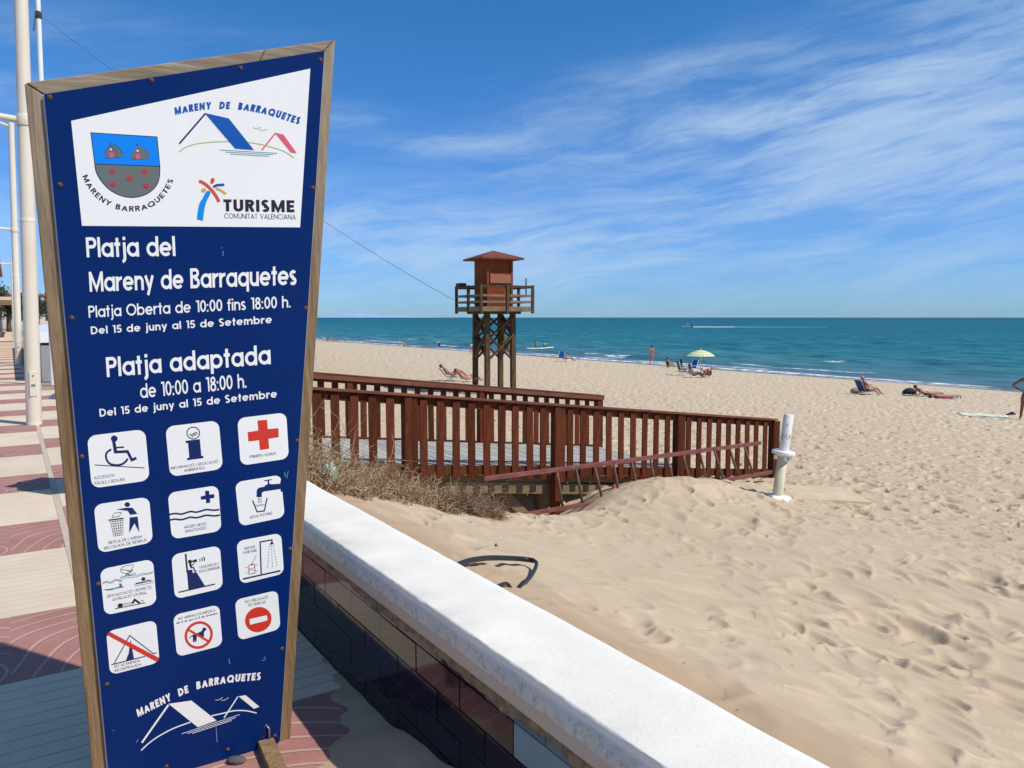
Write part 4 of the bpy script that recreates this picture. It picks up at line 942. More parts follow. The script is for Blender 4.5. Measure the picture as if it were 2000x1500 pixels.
a.text('SENYALITZACIÓ I RESPECTE', C(290, 975), C(1160, 790), 5.2, DK, .11, .1); a.text('LEGISLACIÓ LITORAL', C(402, 1035), C(1068, 895), 5.2, DK, .11, .1)
a.disc(*C(550, 1120), 5.0, 4.2, DK, -10); a.line([C(445, 1188), C(1035, 1072)], 1.5, BK); a.line([C(600, 1095), C(780, 1062)], .7, DK); a.line([C(600, 1120), C(780, 1090)], .7, DK)
a.line([C(785, 1085), C(830, 1010), C(930, 1080)], 4.0, DK); a.line([C(920, 1085), C(990, 1015), C(1000, 1060)], .8, DK); a.build('symbol', p_)
# lifeguard (origin 320,1050 scale 11.54)
C = lambda x, y: (320+x/11.54, 1050+y/11.54)
p_ = plate('vig', 'white pictogram of a lifeguard calling from a high chair'); a = Art(ZP+.0003)
a.line([C(490, 365), C(530, 790)], 3.4, BK); a.poly([C(*p) for p in ((515, 735), (640, 718), (650, 795), (735, 775), (930, 1090), (555, 1170))], NV)
a.line([C(330, 1232), C(1153, 1045)], 2.4, BK); a.disc(*C(588, 540), 4.0, 3.8, DK); a.poly([C(*p) for p in ((620, 525), (738, 478), (750, 550), (640, 552))], DK)
a.line([C(592, 580), C(610, 665)], 4.2, DK); a.line([C(605, 680), C(665, 668), C(700, 758), C(735, 752)], 2.4, DK); a.line([C(620, 630), C(655, 610), C(690, 565)], 1.8, DK)
for k in range(3): a.line([C(*p) for p in catmull([(800+45*k, 475-22*k), (818+48*k, 505-18*k), (808+52*k, 535-6*k)], 4)], 1.5+.3*k, DK)
a.text('VIGILÀNCIA I', C(800, 705), C(1240, 605), 5.0, DK, .11, .1); a.text('SOCORRISME', C(792, 795), C(1262, 695), 5.0, DK, .11, .1); a.build('symbol', p_)
# shower (origin 400,1030 scale 5.556)
C = lambda x, y: (400+x/5.556, 1030+y/5.556)
p_ = plate('ser', 'white pictogram of a shower'); a = Art(ZP+.0003)
a.line([C(612, 505), C(600, 158), C(728, 135), C(730, 175)], 2.6, DK); a.poly([C(*p) for p in ((718, 160), (735, 158), (750, 180), (702, 188))], DK); a.line([C(412, 560), C(820, 470)], 3.0, DK)
for p, q in (((700, 200), (680, 450)), ((722, 195), (735, 440)), ((742, 190), (785, 430))):
    for k in range(8): a.line([C(p[0]+(q[0]-p[0])*k/8, p[1]+(q[1]-p[1])*k/8), C(p[0]+(q[0]-p[0])*(k+.55)/8, p[1]+(q[1]-p[1])*(k+.55)/8)], .9, DK)
a.line([C(478, 410), C(540, 398), C(545, 495), C(478, 508), C(478, 410)], 1.1, DK); a.line([C(500, 400), C(520, 395)], 1.6, DK); a.line([C(440, 430), C(570, 475)], .9, RD); a.line([C(448, 500), C(570, 400)], .9, RD)
for k in range(5): a.disc(*C(518+9*k, 380-17*k), .9, .9, DK, n=8)
a.text('SERVEIS', C(428, 245), C(548, 222), 5.0, DK, .11, .1); a.text('SANITARIS', C(414, 290), C(564, 262), 5.0, DK, .11, .1); a.build('symbol', p_)
# no camping (origin 180,1190 scale 10)
C = lambda x, y: (180+x/10, 1190+y/10)
p_ = plate('aca', 'white pictogram of a tent crossed by a red bar'); a = Art(ZP+.0003)
a.line([C(375, 1082), C(1040, 915)], 1.9, DK); a.line([C(425, 1065), C(733, 510), C(1195, 865), C(1260, 850)], 1.9, DK)
a.poly([C(*p) for p in ((755, 580), (765, 680), (820, 975), (652, 1008), (715, 850), (735, 680))], NV)
a.poly([C(*p) for p in ((285, 500), (345, 440), (1305, 945), (1300, 990), (1250, 1022))], RD)
a.text('NO ACAMPADA', C(432, 1145), C(932, 1022), 5.2, DK, .11, .1); a.text('INCONTROLADA', C(442, 1225), C(962, 1095), 5.2, DK, .11, .1); a.build('symbol', p_)
# no dogs (origin 320,1160 scale 11.54)
C = lambda x, y: (320+x/11.54, 1160+y/11.54)
p_ = plate('ani', 'white pictogram of a dog in a crossed red ring'); a = Art(ZP+.0003)
def ell(cx, cy, rx, ry, rot, n=36): return [(cx+rx*math.cos(2*math.pi*i/n)*math.cos(R(rot))-ry*math.sin(2*math.pi*i/n)*math.sin(R(rot)), cy+rx*math.cos(2*math.pi*i/n)*math.sin(R(rot))+ry*math.sin(2*math.pi*i/n)*math.cos(R(rot))) for i in range(n+1)]
a.poly([C(*p) for p in ((640, 925), (760, 880), (855, 832), (865, 800), (900, 745), (930, 760), (972, 790), (930, 828), (905, 860), (905, 960), (850, 1020), (830, 950), (745, 950), (735, 1065), (700, 1075), (690, 1010), (690, 1090), (655, 1080), (655, 980))], NV)
a.line([C(650, 930), C(565, 1000)], 1.6, NV)
a.line([C(*p) for p in ell(785, 925, 300, 272, -38)], 5.0, RD); a.line([C(560, 810), C(1000, 1062)], 4.4, RD)
a.text('NO ANIMALS DOMÈSTICS', C(325, 590), C(1160, 392), 5.0, DK, .11, .1); a.text('del 15 de juny al 15 de setembre', C(282, 680), C(1215, 450), 3.8, DK, .16, .12); a.build('symbol', p_)
# no entry (origin 400,1030 scale 5.556)
C = lambda x, y: (400+x/5.556, 1030+y/5.556)
p_ = plate('cir', 'white pictogram of a red no entry disc'); a = Art(ZP+.0003)
a.poly([C(*p) for p in ell(580, 1000, 147, 133, -30)[:-1]], RD); a.poly([C(*p) for p in ((484, 995), (674, 952), (680, 1008), (490, 1056))], W_, .0002)
a.text('NO CIRCULACIÓ', C(438, 822), C(690, 768), 5.2, DK, .11, .1); a.text('DE VEHICLES', C(475, 858), C(662, 820), 5.0, DK, .11, .1); a.build('symbol', p_)
# bracket and loop at the foot
def Sw(x, y, z=0.0): return signM.inverted() @ on_z(x, y, z)
mb = MB(); A = on_z(519, 1452, .02); B = on_z(540, 1500, .02); d_ = (B-A).normalized()
Mi = signM.inverted(); mb.bar(Mi @ A, Mi @ (A+d_*.9), .055, .035, up=Mi.to_3x3() @ Vector((0, 0, 1))); mb.build('foot_batten', M['frame'], sign, bevel=.003)
mb = MB(); mb.tube([Mi @ (A+Vector((-.01, 0, .012))), Mi @ (A+Vector((-.008, .0, .055))), Mi @ (A+Vector((.004, 0, .07))), Mi @ (A+Vector((.014, 0, .055))), Mi @ (A+Vector((.014, 0, .012)))], .0035, 6); mb.build('wire_loop', M['steel'], sign, True)
# stone-like dropping on the paving
p = on_z(462, 1491, 0); mb = MB(); mb.lathe((0, 0, 0), [(0, -.006), (.014, -.004), (.019, .006), (.013, .016), (0, .018)], 10); o = mb.build('pebble', mat('pebble_grey', (.10, .09, .09), .9, var=.4, vscale=60, bump=.003, bscale=80), None, True)
o.location = p+Vector((0, 0, .006)); o.scale = (1.9, 1, 1); tag(o, 'small dark stone on the red paving under the sign', 'stone')

# ================================================================== LAMP POSTS
def lamp(x, y, label, Hh, r0, r1, armz, lean, first=None):
    b = on_z(x, y, 0)
    t = thing('street_lamp', label, 'street lamp', b, TH, 'street lamps along the promenade')
    t.rotation_euler = (0, R(lean), TH)
    mb = MB(); mb.lathe((0, 0, 0), [(r0*1.02, 0), (r0*1.02, .03), (r0, .035), (r0, .05), (r0*.962, 2.88), (r0*.96, 2.9), (r0*.99, 2.91), (r0*.99, 2.93), (r0*.94, 2.94), (r0*.94, 2.97), (r1, Hh-.03), (r1, Hh), (0, Hh+.01)], 28); mb.build('pole', M['lamp_paint'], t, True)
    mb = MB(); hz = .60
    for k in range(7):
        a0 = R(-90-20+k*40/7+10)
    mb.box((0.0, -r0*1.0, hz), (r0*.9, .016, .36)); mb.build('access_door', M['lamp_paint'], t, bevel=.004)
    mb = MB(); mb.box((0, -r0-.012, hz+.12), (.02, .01, .02)); mb.build('lock', M['steel'], t); mb = MB(); mb.box((0, -r0-.012, hz-.02), (.05, .006, .03)); mb.build('number_plate', M['steel'], t)
    mb = MB(); mb.tube([(-r0*.5, 0, armz), (-1.1, 0, armz+.06), (-1.6, 0, armz+.07)], .045, 8); mb.lathe((-r0*.0, 0, armz-.08), [(r0*1.02, 0), (r0*1.06, .01), (r0*1.06, .15), (r0*1.02, .16)], 20); mb.build('arm', M['lamp_paint'], t, True)
    mb = MB(); mb.box((-1.95, 0, armz+.07), (.75, .26, .12)); mb.build('lamp_head', M['white_paint'], t, bevel=.03)
    if Hh > 6:
        mb = MB(); mb.tube([(0, 0, Hh-.05), (.5, 0, Hh+.15), (1.2, 0, Hh+.25)] if x > 50 else [(0, 0, Hh-.12), (-.5, 0, Hh+.02), (-1.3, 0, Hh+.1)], .04, 8); mb.build('top_arm', M['lamp_paint'], t, True)
    return t
lamp(67, 829, 'nearest thick cream street lamp post left of the blue sign', 9.5, .100, .078, 4.32, 1.1)
lamp(37, 712, 'second cream street lamp post behind the nearest one', 7.8, .105, .085, 4.40, 1.1)
lamp(28, 675, 'slim white street lamp post farthest of the three at the left edge', 4.55, .06, .045, 4.45, 1.0)
# mast with rope
mb_ = on_z(104, 752, 0.0); mast = thing('white_mast', 'thin white mast with a dark rope tied round it behind the sign', 'mast', mb_, TH)
top = at_y(75, 28, mb_.y); ax_ = (top-mb_)
mast.rotation_euler = ax_.to_track_quat('Z', 'Y').to_euler(); L = ax_.length
mb = MB(); mb.lathe((0, 0, 0), [(.055, 0), (.052, L), (.05, L+2.2), (0, L+2.21)], 16); mb.build('pole', M['white_paint'], mast, True)
mb = MB(); mb.lathe((0, 0, L-.10), [(.055, 0), (.068, .02), (.066, .10), (.07, .12), (.055, .16)], 14); mb.tube([(-.06, 0, L), (-.12, 0, L-.05), (-.14, 0, L-.20), (-.20, 0, L-.42)], .012, 6); mb.build('rope_knot', M['rope'], mast, True)
# litter bin hidden behind the sign: its shadow shows on the paving
bp = on_z(182, 957, 0)
bn = thing('litter_bin', 'litter bin with pointed lid standing behind the sign, only its shadow showing', 'bin', bp, TH)
mb = MB(); mb.box((0, 0, .55), (.46, .42, .55)); mb.build('body', M['steel'], bn, bevel=.02)
mb = MB(); mb.lathe((0, 0, .84), [(.31, 0), (.30, .03), (.06, .16), (.015, .20), (.008, .36), (0, .365)], 4); mb.build('lid', M['steel'], bn)
mb = MB(); mb.box((0, 0, .14), (.1, .1, .28)); mb.build('foot', M['steel'], bn)

# ================================================================== WALKWAY (local x = down the ramp, y = away from the viewer)
SL = -.117; DZ0 = EYE-1.93
F0 = Vector((FX0, FY0, 0)); WID = 3.0
deck = thing('boardwalk_ramp', 'grey plank boardwalk ramp running down to the sand between two red railings', 'boardwalk', F0, TH)
T0, T1_ = -2.3, 6.5
mb = MB(); mb.box((0, 0, 0), (.135, WID-.1, .032)); pl = mb.build('plank', M['deck_wood'], deck, bevel=.003); t = T0; first = True
while t < T1_:
    o = pl if first else pl.copy()
    if not first: COL.objects.link(o)
    first = False
    o.location = (t, WID/2+random.uniform(-.012, .012), DZ0+SL*t-.016+random.uniform(-.003, .003)); o.rotation_euler = (0, math.atan(-SL)+random.uniform(-.006, .006), random.uniform(-.003, .003))
    t += .1475
for yy in (.16, 1.5, WID-.2):
    mb = MB(); mb.bar((T0, yy, DZ0+SL*T0-.14), (T1_, yy, DZ0+SL*T1_-.14), .09, .20); mb.build('joist', M['old_wood'], deck)
def gl_(t, y): return Vector((FX0+t*CT-y*ST, FY0+t*ST+y*CT, 0))
for tt in (.74, 3.22):
    for yy in (.35, WID-.3):
        g = gl_(tt, yy); zg = gz1(g.x, g.y)-.3
        mb = MB(); mb.box((tt, yy, (zg+DZ0+SL*tt-.2)/2), (.16, .16, DZ0+SL*tt-.2-zg)); mb.build('support_post', M['old_wood'], deck)
mb = MB(); mb.bar((2.95, .5, DZ0+SL*3-.30), (3.05, .5, DZ0+SL*3-.30+.001), .1, .1)
g = gl_(2.55, .45); mb = MB(); mb.bar((2.30, .3, DZ0+SL*2.3-.28), (2.95, .25, DZ0+SL*2.3-.95), .14, .05, up=(0, 1, 0)); mb.build('brace', M['old_wood'], deck)
mb = MB(); mb.bar((1.35, .12, DZ0+SL*1.35-.30), (4.6, .12, DZ0+SL*4.6-.36), .06, .16); mb.build('side_beam', M['old_wood'], deck)
# slat fences
def fence(name_label, y0, t0, t1, posts, top, side, cap_h):
    f = thing('wooden_railing', name_label, 'railing', F0, TH, 'red wooden railings of the boardwalk')
    z = lambda t: DZ0+SL*t
    ang = math.atan(-SL)
    s = side
    # slats
    mb = MB(); mb.box((0, 0, 0), (.112, .024, top-.06+.16)); sl_ = mb.build('slat', M['red_wood'], f, bevel=.004)
    ps = sorted(posts); k0 = 0; first = True; alls = []
    for a_, b_ in zip(ps[:-1], ps[1:]):
        n = max(1, round((b_-a_)/.2486)-1)
        for i in range(1, n+1): alls.append(a_+(b_-a_)*i/(n+1))
    for t in alls:
        if t < t0 or t > t1: continue
        o = sl_ if first else sl_.copy()
        if not first: COL.objects.link(o)
        first = False
        o.location = (t+random.uniform(-.005, .005), y0-s*(.05+random.uniform(0, .004)), z(t)+(top-.06-.16)/2+random.uniform(-.006, .006)); o.rotation_euler = (random.uniform(-.006, .006), random.uniform(-.007, .007), random.uniform(-.03, .03))
    # posts
    for p in ps:
        if p < t0-.1 or p > t1+.1: continue
        g = gl_(p, y0); lo = min(gz1(g.x, g.y)-.25, z(p)-.25)
        mb = MB(); hb = z(p)+top-.055
        mb.box((p, y0-s*.03, (lo+hb)/2), (.10, .13, hb-lo)); mb.build('post', M['red_wood'], f, bevel=.004)
        mb = MB(); mb.box((p+.105, y0-s*.052, (z(p)-.22+hb)/2), (.095, .04, hb-z(p)+.22)); mb.build('post_cover', M['red_wood'], f, bevel=.004)
    # rails between the ends
    segs = [(t0, min(t1, t0+3.9))]
    while segs[-1][1] < t1-.01: segs.append((segs[-1][1]+.002, min(t1, segs[-1][1]+3.9)))
    for a_, b_ in segs:
        mb = MB(); mb.bar((a_, y0-s*.02, z(a_)+top-cap_h/2), (b_, y0-s*.02, z(b_)+top-cap_h/2), .16, cap_h); mb.build('handrail', M['rail_wood'], f, bevel=.005)
        mb = MB(); mb.bar((a_, y0-s*.012, z(a_)+top-cap_h-.062), (b_, y0-s*.012, z(b_)+top-cap_h-.062), .04, .115); mb.build('upper_rail', M['red_wood'], f, bevel=.004)
        mb = MB(); mb.bar((a_, y0-s*.012, z(a_)-.035), (b_, y0-s*.012, z(b_)-.035), .04, .13); mb.build('lower_rail', M['red_wood'], f, bevel=.004)
    return f
fence('nearer red wooden slat railing of the boardwalk with a ladder leaning on it', 0.0, -2.2, 8.36, [-1.76, .72, 3.21, 5.79, 8.30], 1.0, 1, .032)
fence('farther red wooden slat railing behind the boardwalk planks', WID, -2.2, 6.62, [-1.55, 1.1, 3.7, 6.55], 1.09, -1, .032)
# rear railing carries a broad face board on the walkway side
rear = [o for o in COL.objects if o.name.startswith('wooden_railing')][-1]
for a_, b_ in ((-2.2, 2.245), (2.25, 6.66)):
    mb = MB(); mb.bar((a_, WID-.045, DZ0+SL*a_+1.035), (b_, WID-.045, DZ0+SL*b_+1.035), .03, .10); mb.build('face_board', M['rail_wood'], rear, bevel=.004)

# ---- ladder leaning in the sand in front of the railing
lp0 = gl_(0, -.55); ln = Vector((-ST, CT, 0))
def LP(x, y, off=0.0): return on_plane(x, y, lp0-ln*off, ln)
lad = thing('wooden_ladder', 'old red wooden ladder lying against the nearer railing half buried in sand', 'ladder', gl_(2, -.55), TH)
Li = Matrix.Translation(gl_(2, -.55)) @ Matrix.Rotation(TH, 4, 'Z'); Li = Li.inverted()
for p, q in (((945, 935), (1485, 865)), ((958, 1016), (1506, 922))):
    mid = [LP(p[0]+(q[0]-p[0])*k/3, p[1]+(q[1]-p[1])*k/3+(0, 1.0, .5, 0)[k]) for k in range(4)]
    mb = MB()
    for u_, v_ in zip(mid[:-1], mid[1:]): mb.bar(Li @ u_, Li @ (v_+(v_-u_)*.004), .045, .062)
    mb.build('side_rail', M['ladder_wood'], lad, bevel=.004)
tx = [290, 415, 535, 660, 775, 900, 1005, 1110, 1220, 1315, 1415, 1510]; bx = [330, 460, 590, 700, 825, 935, 1060, 1165, 1270, 1375, 1475, 1570]
for a_, b_ in zip(tx, bx):
    xa, xb = 1000+a_/3.333, 1000+b_/3.333
    ya = 935-(xa-945)*70/540; yb_ = 1016-(xb-958)*94/548
    mb = MB(); mb.tube([Li @ LP(xa, ya+1), Li @ LP((xa+xb)/2, (ya+yb_)/2), Li @ LP(xb, yb_-1)], [.019, .022, .019], 8); mb.build('rung', M['rung_wood'], lad, True)

# ---- foot shower / white post on its slab
sb = on_ground(1518, 970); shw = thing('beach_shower_post', 'white round shower post with a flange standing at the end of the railing', 'shower', sb, TH)
shw.rotation_euler = (0, R(6.3), 0)
Dp = sb.y; k = Dp/1500
mb = MB(); mb.lathe((0, 0, 0), [(10.0*k, -.3), (9.8*k, 0), (10.1*k, 84*k), (0, 84*k)], 24); mb.build('lower_tube', M['shower'], shw, True)
mb = MB(); mb.lathe((0, 0, 83*k), [(0, 0), (13*k, 0), (13*k, 3*k), (22*k, 3.5*k), (22.5*k, 5*k), (22.5*k, 9*k), (21.5*k, 10.5*k), (0, 10.5*k)], 28)
for an in (0, 90, 180, 270): mb.box((14*k*math.cos(R(an)), 14*k*math.sin(R(an)), 79*k), (6*k, 6*k, 8*k))
mb.build('flange', M['white_paint'], shw, bevel=.004)
mb = MB(); mb.lathe((0, 0, 93*k), [(9.6*k, 0), (9.6*k, 72*k), (8.6*k, 73*k), (0, 73*k)], 24); mb.build('upper_tube', mat('worn_white', (.66, .64, .57), .55, col2=(.76, .75, .70), vscale=5, bump=.001, bscale=40), shw, True)
mb = MB(); mb.lathe((0, 0, -.02), [(0, .05), (.14, .05), (.17, .03), (.20, -.1)], 20); mb.v = [(x*(1+.35*math.sin(3*math.atan2(y, x)+1)), y*(1+.25*math.cos(2*math.atan2(y, x))), z) for x, y, z in mb.v]; mb.build('base', M['white_paint'], shw, True)
# graffiti wrapped round the tube
def wrap(pts, wd):
    mb = MB(); st = stroke_strip(pts, wd); vs = []
    for l, r_ in st:
        for p in (l, r_):
            an = R(-90)+p[0]/9.6; vs.append((9.72*k*math.cos(an), 9.72*k*math.sin(an), (93+p[1])*k))
    mb.add(vs, [(2*i, 2*i+1, 2*i+3, 2*i+2) for i in range(len(st)-1)]); return mb
g_ = MB()
for pts in ([(-10, 22), (-10, 34), (-2, 36), (-2, 24), (-10, 22)], [(-9, 25), (-4, 33)], [(-8, 33), (-4, 27)], [(1, 24), (4, 33), (6, 33), (4, 28), (7, 25)], [(0, 32), (8, 23)], [(3, 22), (9, 32)], [(-6, 52), (-3, 56), (-3, 50), (-6, 47)]):
    m_ = wrap(pts, 1.0); g_.add(m_.v, m_.f)
g_.build('graffiti', mat('marker_ink', (.08, .09, .16), .6), shw)
for o in shw.children: pass
# slab beside it
sl0 = on_ground(1580, 965); slabo = MB(); slabo.box((0, 0, 0), (1.6, 1.25, .10)); o = slabo.build('concrete_slab', M['concrete'], None, bevel=.01)
o.location = (sl0.x+.02, sl0.y+.1, gz1(sl0.x, sl0.y)-.015); o.rotation_euler = (R(-2.2), R(2.4), TH-.62); tag(o, 'ochre concrete slab half covered with sand beside the white shower post', 'slab')
# red hose by the ladder
pts = [LP(1200, 945, -.2), LP(1198, 957, -.2), LP(1204, 964, -.2), LP(1215, 966, -.1), LP(1232, 967, -.1), LP(1245, 962, -.15), LP(1253, 950, -.2), LP(1252, 934, -.25), LP(1249, 925, -.25)]
mb = MB(); mb.tube(pts, .016, 7); tag(mb.build('red_hose', M['red_hose'], None, True), 'loop of red hose behind the ladder rungs at the railing foot', 'hose')
# black hose loop on the sand near the wall
def ong(x, y, dz): p = on_ground(x, y); return Vector((p.x, p.y, float(ground_z(p.x, p.y, False))+dz))
def cat3(P, n=6):
    P = [P[0]]+P+[P[-1]]; o_ = []
    for i in range(1, len(P)-2):
        for j in range(n):
            t = j/n; a, b, c, d = P[i-1:i+3]; o_.append(.5*(2*b+(c-a)*t+(2*a-5*b+4*c-d)*t*t+(3*b-a-3*c+d)*t**3))
    return o_+[P[-2]]
pth = cat3([ong(x, y, dz) for x, y, dz in ((872, 1128, .02), (905, 1109, .03), (950, 1101, .035), (1000, 1102, .04), (1030, 1107, .05), (1046, 1114, .06), (1047, 1119, .045), (1041, 1128, .03), (1033, 1137, .02), (1020, 1144, .012), (1008, 1147, -.02), (1002, 1146, -.03), (990, 1144, .012), (972, 1150, .012))], 5)
mb = MB(); mb.tube(pth, [.017 if i < 24 else (.0125 if i < 52 else .010) for i in range(len(pth))], 8)
tag(mb.build('black_hose', M['black'], None, True), 'curved black plastic hose sticking out of the sand beyond the white wall', 'hose')
# plastic litter and twigs
def crumple(name, px, size, m_, label, cat, seed):
    r = random.Random(seed); p = on_ground(*px); mb = MB(); n = 12; prof = [(0, 0), (.5, .05), (.55, .4), (.42, .8), (.25, 1.05), (0, 1.1)]
    mb.lathe((0, 0, 0), prof, n); mb.v = [(x*size*(1+r.uniform(-.25, .25)), y*size*(1+r.uniform(-.25, .25)), z*size*(1+r.uniform(-.12, .12))) for x, y, z in mb.v]
    o = mb.build(name, m_, None); o.location = p; tag(o, label, cat); return o
cb = crumple('plastic_bag', (643, 953), .19, mat('bag', (.42, .40, .30), .5, col2=(.16, .38, .30), vscale=9), 'crumpled teal and beige plastic bag in the dry bush by the wall', 'plastic bag', 3)
crumple('crumpled_paper', (1077, 1003), .10, mat('paper', (.55, .53, .50), .7), 'scrap of white paper in the sand under the ladder', 'litter', 8)
crumple('brown_scrap', (969, 1064), .022, mat('scrap', (.30, .07, .04), .8), 'small reddish scrap on the sand above the black hose', 'litter', 5)
tw = MB()
for i in range(90):
    r = random.Random(i+50); x, y = (r.uniform(640, 2000), r.uniform(985, 1490)) if i > 60 else (r.uniform(1500, 2000), r.uniform(930, 1010))
    if y > 948+(x-606)*.56-6: continue
    p = on_ground(x, y); L = r.uniform(.006, .026); an = r.uniform(0, 6.28)
    a_ = Vector((p.x, p.y, p.z+.004)); b_ = a_+Vector((math.cos(an)*L, math.sin(an)*L, r.uniform(0, .01)))
    tw.tube([a_, (a_+b_)/2+Vector((0, 0, .004)), b_], .0016, 4)
tw = tw.build('sand_debris', M['twig_dark']); tag(tw, kind='stuff')
# small stones under ladder
for i, (x, y) in enumerate([(1052, 1002), (1062, 999), (1072, 996), (1083, 993), (1093, 990), (1101, 986), (1046, 1008), (1089, 997)]):
    crumple('stone', (x, y), .035+.010*(i % 3), M['concrete'], ['pale stone at the left end of the rubble under the ladder', 'second pale stone from the left in the rubble under the ladder', 'pale stone left of the rubble middle under the ladder', 'pale stone right of the rubble middle under the ladder', 'pale stone near the right end of the rubble under the ladder', 'pale stone at the right end of the rubble under the ladder', 'lowest pale stone beside the dry tumbleweed', 'pale stone in front of the rubble row under the ladder'][i], 'stone', 20+i)['group'] = 'rubble under the ladder'

# ---- dry bushes
def bush(label, spots, n, hgt, seed, m_, curl=1.0, r0=.0035):
    r = random.Random(seed); mb = MB(); P0 = on_ground(*spots[0][:2])
    for i in range(n):
        sx, sy, sr, sh = spots[r.randrange(len(spots))]
        g = on_ground_c(sx, sy); an = r.uniform(0, 6.283); rr = sr*math.sqrt(r.random())
        b0 = Vector((g.x+rr*math.cos(an), g.y+rr*math.sin(an)*.7, 0)); b0.z = gz1(b0.x, b0.y)-.02
        h = sh*r.uniform(.35, 1.0)*(1-.5*(rr/sr)**2); d = Vector((r.gauss(0, .6), r.gauss(0, .6), 1)).normalized()
        pts = [b0+Vector((0, 0, h*r.uniform(0, .55)))]; seg = r.randint(4, 7); L = h/seg*r.uniform(.9, 1.5)
        for k in range(seg):
            d = (d+Vector((r.gauss(0, .55), r.gauss(0, .55), r.gauss(-.08, .45)))*curl).normalized(); pts.append(pts[-1]+d*L)
            if pts[-1].z < gz1(pts[-1].x, pts[-1].y): pts[-1].z = gz1(pts[-1].x, pts[-1].y)+.005; d.z = abs(d.z)
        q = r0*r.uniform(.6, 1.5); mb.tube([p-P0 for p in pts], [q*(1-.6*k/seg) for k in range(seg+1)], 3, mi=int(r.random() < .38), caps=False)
        if r.random() < .7:
            k = r.randint(1, seg-1); e = Vector((r.gauss(0, 1), r.gauss(0, 1), r.gauss(.3, 1))).normalized(); mb.tube([pts[k]-P0, pts[k]+e*L*.9-P0, pts[k]+(e+Vector((r.gauss(0, .6), r.gauss(0, .6), .2)))*L*1.4-P0], [q*.7, q*.5, q*.3], 3, caps=False)
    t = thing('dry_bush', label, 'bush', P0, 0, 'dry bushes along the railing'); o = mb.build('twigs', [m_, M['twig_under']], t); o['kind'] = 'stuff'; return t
_gc = {}
def on_ground_c(x, y):
    if (x, y) not in _gc: _gc[(x, y)] = on_ground(x, y)
    return _gc[(x, y)]
bush('tall tangled dry bush at the left end of the nearer railing', [(600, 945, .45, .42), (625, 940, .4, .42), (650, 948, .35, .30), (615, 930, .3, .72), (575, 940, .5, .5)], 1000, .6, 1, M['twig'])
bush('low dry bush in the middle in front of the railing post', [(690, 955, .40, .27), (725, 962, .40, .26), (765, 968, .38, .30), (705, 945, .3, .40), (755, 950, .3, .42), (660, 960, .3, .22)], 1500, .5, 2, M['twig'])
bush('flat dry bush spreading under the railing slats', [(800, 975, .38, .26), (835, 985, .36, .25), (870, 990, .34, .26), (815, 960, .3, .30), (860, 970, .3, .30), (895, 995, .26, .22)], 1500, .4, 3, M['twig'])
bush('round dark tumbleweed caught at the hole beside the ladder', [(925, 1003, .27, .36), (945, 1004, .22, .33), (905, 1000, .22, .30)], 1500, .4, 4, M['twig_dark'], 1.25, .003)

# ================================================================== LIFEGUARD TOWER
TY = 33.0; kt = TY/1500
tb = at_y(965, 772, TY); tb.z = gz1(tb.x, tb.y)
TR_ = R(27)
tow = thing('lifeguard_tower', 'wooden lifeguard tower with brown cabin and railed platform on four crossed legs', 'tower', tb, TR_)
zt = lambda y: EYE+(620-y)*kt-tb.z            # local height of a photo row at the tower
LG = .615; zf = zt(613)
legs = {}
for i, (sx, sy) in enumerate(((-1, -1), (1, -1), (1, 1), (-1, 1))):
    mb = MB(); mb.bar((sx*LG, sy*LG, -.6), (sx*LG*.97, sy*LG*.97, zf), .20, .20, up=(0, 1, 0)); mb.build('leg', M['tower_wood'], tow, bevel=.01); legs[i] = (sx, sy)
zl = zt(700)
for i in range(4):
    a_, b_ = legs[i], legs[(i+1) % 4]; zm = (zl+zf)/2
    for z0, z1 in ((zl-.05, zm+.12), (zm-.12, zf-.05)):
        for p, q in ((a_, b_), (b_, a_)):
            off = .05 if (p is a_) else -.05; nx_, ny_ = (a_[0]+b_[0])/2*off, (a_[1]+b_[1])/2*off
            mb = MB(); mb.bar((p[0]*LG+nx_, p[1]*LG+ny_, z0), (q[0]*LG+nx_, q[1]*LG+ny_, z1), .05, .17, up=(a_[0]+b_[0], a_[1]+b_[1], 0)); mb.v = mb.v; mb.build('cross_brace', M['tower_wood'], tow)
PF = 1.36
mb = MB(); mb.box((0, 0, zf+.04), (LG*2+.5, LG*2+.5, .10)); mb.build('platform_beam', M['tower_wood'], tow, bevel=.01)
PX0, PX1, PY0, PY1 = -1.19, 1.19, -1.28, 1.28
for i in range(20):
    w_ = (PX1-PX0)/20; mb = MB(); mb.box((PX0+w_*(i+.5), 0, zf+.11), (w_-.012, PY1-PY0, .035)); mb.build('plank', M['tower_wood'], tow)
pz0, pz1 = zt(609), zt(560)
def trail(a_, b_):
    a_, b_ = Vector(a_), Vector(b_)
    for f0, h_, th in ((pz0+.11, .20, .045), (pz0+.40, .09, .04), (pz0+.66, .09, .04), (pz1-.05, .10, .05)):
        z_ = f0; mb = MB(); mb.bar((a_.x, a_.y, z_), (b_.x, b_.y, z_), th, h_); mb.build('rail', M['rail_wood2' if f0 < pz1-.1 else 'tower_wood'], tow)
cs = [(PX0, PY0), (PX1, PY0), (PX1, PY1), (PX0, PY1)]
for i in range(4):
    a_, b_ = cs[i], cs[(i+1) % 4]; trail(a_, b_)
for (x, y) in ((PX0, PY0), (0, PY0-.03), (PX1, PY0), (PX1, 0), (PX1, PY1), (0, PY1), (PX0, PY1), (PX0, 0)):
    mb = MB(); mb.box((x, y, (pz0-.06+pz1)/2), (.11, .11, pz1-pz0+.10)); mb.build('rail_post', M['tower_wood'], tow, bevel=.008)
mb = MB(); mb.box((PX0+.1, PY1-.28, pz1+.02), (.30, .5, .26)); mb.build('side_box', M['tower_wood'], tow, bevel=.02)
